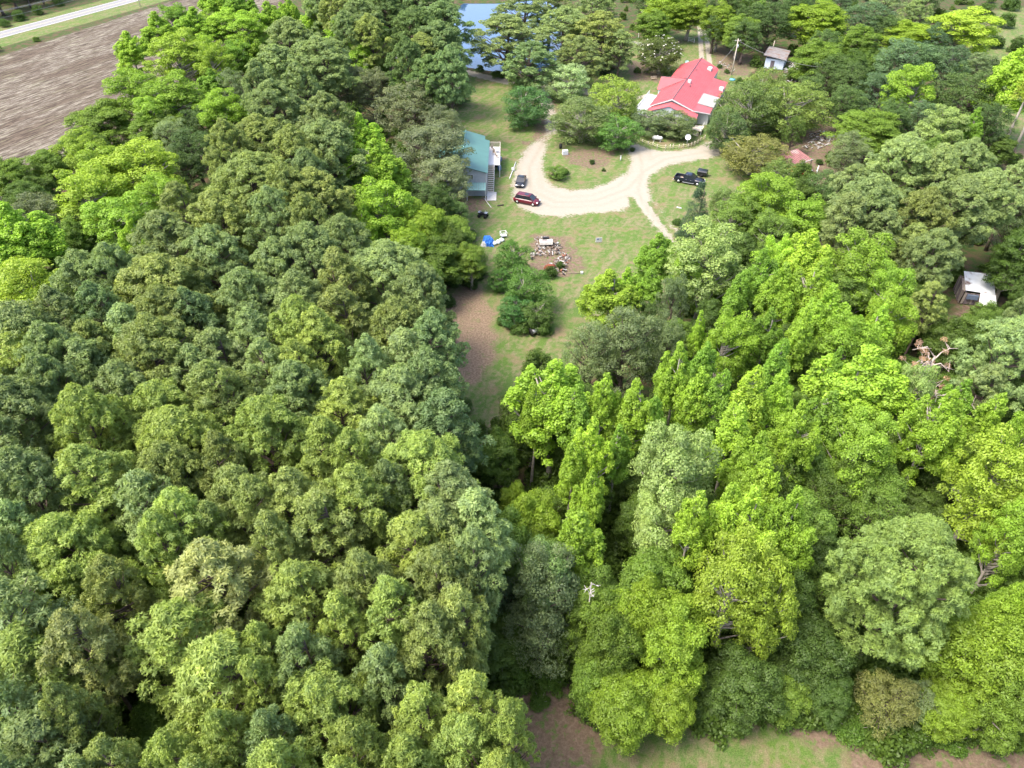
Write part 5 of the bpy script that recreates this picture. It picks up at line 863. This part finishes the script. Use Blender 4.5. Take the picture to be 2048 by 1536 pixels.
t = thing('black_bin', 'black bin upright behind the white cooler box', 'bin', on(1121, 297)); MB().tube([(0, 0, 0), (0, 0, .9)], [.28, .34], 12).build('bin', blackm, t); MB().tube([(0, 0, .9), (0, 0, .96)], .36, 12).build('lid', blackm, t)
t = thing('garden_statue', 'small white garden figure on the grass by the gravel fork', 'statue', on(1241, 321)); MB().tube([(0, 0, 0), (0, 0, .3), (0, 0, .7), (0, 0, .85)], [.16, .12, .15, .07], 10).build('figure', whitep, t); MB().blob((0, 0, .98), .12).build('head', whitep, t)
t = thing('white_plank', 'short white plank lying on grass left of the cedar', 'plank', on(1358, 416)); MB().box((0, 0, .08), (.95, .2, .1), -.6).build('plank', whitep, t)
t = thing('dark_log', 'dark scrap on the grass between quad bike and gravel', 'log', on(1001, 412), .2); MB().tube([(-.6, 0, .12), (.6, .1, .14)], .12, 8).build('log', mat('old_log', (.06, .05, .045), .95, .3, 5), t)
t = thing('barn', 'pale blue barn roof corner at the top edge right of the pond pines', 'barn', on(1293, -8)); MB().box((0, 0, 1), (7, 4, 2)).build('wall', whitep, t); MB().slab([(-3.8, -2.3, 2.0), (3.8, -2.3, 2.0), (3.8, 2.3, 2.9), (-3.8, 2.3, 2.9)], .1).build('roof', mat('pale_blue_roof', (.25, .42, .62), .5), t)
# bare dead and broken trees
def deadtree(px, py, name, label, spread, n, hts, leafy, mcol, h0=8):
    q = G(px, py, h0); t = thing(name, label, 'tree', (q[0], q[1], 0)); mb = MB(); tips = []
    tk = min(1, spread/2); mb.tube([(0, 0, -.2), (.2, .1, h0*.5), (.1, 0, h0)], [.22*tk+.03, .16*tk+.02, .08*tk+.01], 7)
    for i in range(n):
        a = random.uniform(0, 2*PI); z0 = random.uniform(.45, 1)*h0; L = spread*random.uniform(.5, 1); dx, dy = math.cos(a), math.sin(a)
        p = [(0, 0, z0), (dx*L*.45, dy*L*.45, z0+tk*random.uniform(.3, 1.4)), (dx*L, dy*L, z0+tk*random.uniform(-.8, 1.6))]; mb.tube(p, [.09*tk, .06*tk, .02], 5, False)
        for _ in range(5):
            f = random.uniform(.3, 1); s = [p[1][k]*(1-f)+p[2][k]*f for k in range(3)]; e = [s[0]+tk*random.uniform(-1, 1), s[1]+tk*random.uniform(-1, 1), s[2]+tk*random.uniform(-.4, .9)]; mb.tube([s, e], [.035, .012], 4, False); tips.append(e)
    mb.build('trunk', mcol, t)
    if leafy:
        C = np.array(random.sample(tips, min(leafy, len(tips)))); V, F, T = leaves(C, np.full(len(C), .36), np.full(len(C), 60), .16); o = link('dead_leaves', npmesh('dead_leaves', V, F, LEAF, T), t); o.color = (.36, .235, .17, 1)
    return t
deadtree(1868, 712, 'fallen_tree', 'fallen brown tree with withered leaves and many bare twigs', 3.2, 34, 0, 60, BARKD, 13.5); deadtree(1912, 800, 'fallen_tree', 'bare brown brush top below the withered fallen tree', 2.8, 34, 0, 8, BARKD, 11)
deadtree(1180, 1165, 'dead_tree', 'small white dead snag among bright foliage near the picture centre', .6, 9, 0, 0, mat('bleached_wood', (.40, .37, .34), .9), 12.5)
deadtree(215, 648, 'dead_tree', 'bare-branched dead tree in a dark gap of the pines', 2.4, 16, 0, 4, BARKG, 13)
for a_, lb in (((2012, 265), 'left one of two long bare pale trunks at the right edge'), ((2035, 270), 'right one of two long bare pale trunks at the right edge')):
    q = G(a_[0]-22, a_[1]+60, 0); H_ = 16; t = thing('bare_trunk_tree', lb, 'tree', (q[0], q[1], 0)); MB().tube([(0, 0, -.2), (.3, .1, 7), (.5, .2, H_)], [.32, .26, .12], 8).build('trunk', BARKG, t)
    c_ = PROTO['N'][0][2]; o = link('crown', c_, t); o.location = (.5, .2, H_-5.5); o.color = (.27, .34, .05, 1)

# scrub on the upper-right field and bushes along the wood edges (single plants)
EDGE = [(895, 600, 40), (890, 640, 40), (893, 680, 45), (905, 560, 40), (940, 565, 40), (885, 730, 40), (890, 770, 45), (925, 810, 50), (955, 860, 50), (985, 900, 60), (1010, 930, 60), (960, 960, 60), (1010, 860, 45), (1130, 340, 20), (1040, 655, 45), (1090, 655, 40), (1010, 640, 40), (1100, 545, 35), (1120, 530, 25), (940, 470, 40), (945, 500, 40), (960, 545, 40), (1365, 470, 35), (1355, 440, 25), (1420, 460, 40), (1290, 560, 40), (1240, 650, 50), (1110, 770, 50), (1040, 830, 45),
 (1380, 1400, 90), (1450, 1420, 90), (1330, 1390, 70), (1560, 1420, 90), (1640, 1410, 90), (1700, 1450, 90), (1830, 1470, 90), (1900, 1480, 80), (1980, 1470, 90), (2040, 1450, 90), (1030, 1350, 80), (970, 1330, 80), (1100, 1360, 80), (900, 1370, 80), (890, 1430, 70), (1190, 1410, 60), (1510, 1400, 70), (1760, 1470, 70), (1080, 1400, 50), (1000, 1000, 70),
 (1970, 30, 40), (2010, 50, 40), (1990, 90, 40), (2035, 100, 45), (1960, 95, 35), (2020, 15, 40), (1985, 130, 35), (2000, 300, 35), (2030, 320, 30), (1275, 140, 18), (1240, 110, 20), (995, 150, 30), (960, 135, 20), (1440, 130, 14), (1455, 140, 14), (1480, 160, 20), (1640, 320, 18), (1660, 310, 20), (76, 24, 26), (40, 36, 30), (10, 48, 26), (118, 8, 22), (1880, 690, 50), (1850, 660, 40), (1910, 660, 40), (1265, 295, 14), (1185, 320, 14), (1208, 335, 10)]
BUSHES = []
for x, y, w in EDGE:
    wmm = metres(x, y, w, .8); q = G(x, y, .8); Hp, wp, cr, tr = PROTO['U'][int(rng.integers(3))]; e = thing('bush', 'x', 'bush', (q[0], q[1], 0), rng.random()*6, 'bushes along the wood edges'); s = wmm/wp; e.scale = (s, s, s*rng.uniform(.8, 1.15)); link('stem', tr, e); o = link('foliage', cr, e)
    o.color = tuple(np.array((.10, .19, .03) if y > 1300 else (.075, .14, .03))*rng.uniform(.8, 1.25))+(1,); BUSHES.append(dict(o=e, px=x, py=y))
# woods beyond the highway and round the frame
for x, y, w in [(-22, 40, 60), (8, 30, 60), (35, 18, 60), (18, 5, 64), (60, -2, 60), (95, -10, 60), (135, -18, 56), (175, -28, 56), (45, -12, 64)]: put_tree('K', x, y, w, KD, 11, None, hc=0)
for x, y, w in [(62, 16, 44), (88, 8, 44), (112, -2, 44)]: put_tree('P', x, y, w, PD, 17, None, hc=0)

# ---------------------------------------------------------------- labels for the trees
ORDN = ['first', 'second', 'third', 'fourth', 'fifth', 'sixth', 'seventh', 'eighth', 'ninth', 'tenth', 'eleventh', 'twelfth', 'thirteenth']
def zone(t):
    x, y = t['px'], t['py']
    if x < 200 and y < 20: return 'beyond the highway'
    if x < 960 and t['fam'] == 'P': return 'in the left pinewood'
    if x < 960 and y < 260 and x < 640: return 'by the ploughed field'
    if x < 520: return 'at the far left'
    if x < 960 and y < 600: return 'left of the lawn'
    if x > 1280 and y < 380: return 'in the upper right wood'
    if x > 1640 and y < 700: return 'around the cabin'
    if y > 1000 and x < 1700: return 'in the lower grove'
    if x > 1700: return 'at the right edge'
    if x > 1000: return 'in the bright grove'
    return 'at the top'
groups = {}
for t in TREES:
    if t['label']: tag(t['o'], t['label'], 'tree'); continue
    groups.setdefault((t['fam'], t['col'], zone(t)), []).append(t)
SHORT = {'P': 'pine', 'S': 'spire-topped tree', 'B': 'full-crowned tree', 'M': 'loose leafy tree', 'K': 'dense oak', 'N': 'small tree', 'C': 'cedar'}
for (fam, c, z), L in groups.items():
    L.sort(key=lambda t: -t['py']); nrow = max(1, round(len(L)/5)); per = math.ceil(len(L)/nrow); rows = [sorted(L[i:i+per], key=lambda t: t['px']) for i in range(0, len(L), per)]
    for ri, row in enumerate(rows):
        for ci, t in enumerate(row):
            lab = f"{c} {SHORT[fam]} {z}"
            if len(rows) > 1: lab += f", {ORDN[ri]} row up"
            if len(row) > 1: lab += f", {ORDN[ci]} from left"
            tag(t['o'], lab, 'tree', f"{c} {SHORT[fam]}s {z}")
def bzone(b):
    x, y = b['px'], b['py']
    if y > 1300: return 'at the bottom clearing'
    if x < 200: return 'beyond the highway'
    if x > 1900 and y < 340: return 'in the upper right scrub'
    if x > 1500: return 'near the cabin and sheds'
    if y < 350: return 'near the house and pond'
    if x < 990: return 'along the left lawn edge'
    return 'on or right of the lawn'
g2 = {}
for b in BUSHES: g2.setdefault(bzone(b), []).append(b)
for z, L in g2.items():
    L.sort(key=lambda t: -t['py']); nrow = max(1, round(len(L)/5)); per = math.ceil(len(L)/nrow); rows = [sorted(L[i:i+per], key=lambda t: t['px']) for i in range(0, len(L), per)]
    for ri, row in enumerate(rows):
        for ci, t in enumerate(row):
            lab = f"leafy green bush {z}" + (f", {ORDN[ri]} row up" if len(rows) > 1 else '') + (f", {ORDN[ci]} from left" if len(row) > 1 else ''); tag(t['o'], lab, 'bush', 'bushes '+z)

g3 = {}
for u in UND:
    u['px'], u['py'] = pix((u['x'], u['y'], u['H']*.7)); u['fam'] = 'U'
    x, y = u['px'], u['py']
    z = ('far left' if x < 500 else 'left' if x < 960 else 'middle' if x < 1400 else 'right' if x < 1750 else 'far right')+(' back woods' if y < 400 else ' middle woods' if y < 850 else ' front woods'); g3.setdefault(z, []).append(u)
for z, L in g3.items():
    L.sort(key=lambda t: -t['py']); nrow = max(1, round(len(L)/5)); per = math.ceil(len(L)/nrow); rows = [sorted(L[i:i+per], key=lambda t: t['px']) for i in range(0, len(L), per)]
    for ri, row in enumerate(rows):
        for ci, t in enumerate(row):
            tag(t['o'], f"low dark tree shaded in {z}" + (f", {ORDN[ri]} row up" if len(rows) > 1 else '') + (f", {ORDN[ci]} from left" if len(row) > 1 else ''), 'tree', 'low trees under the taller wood')
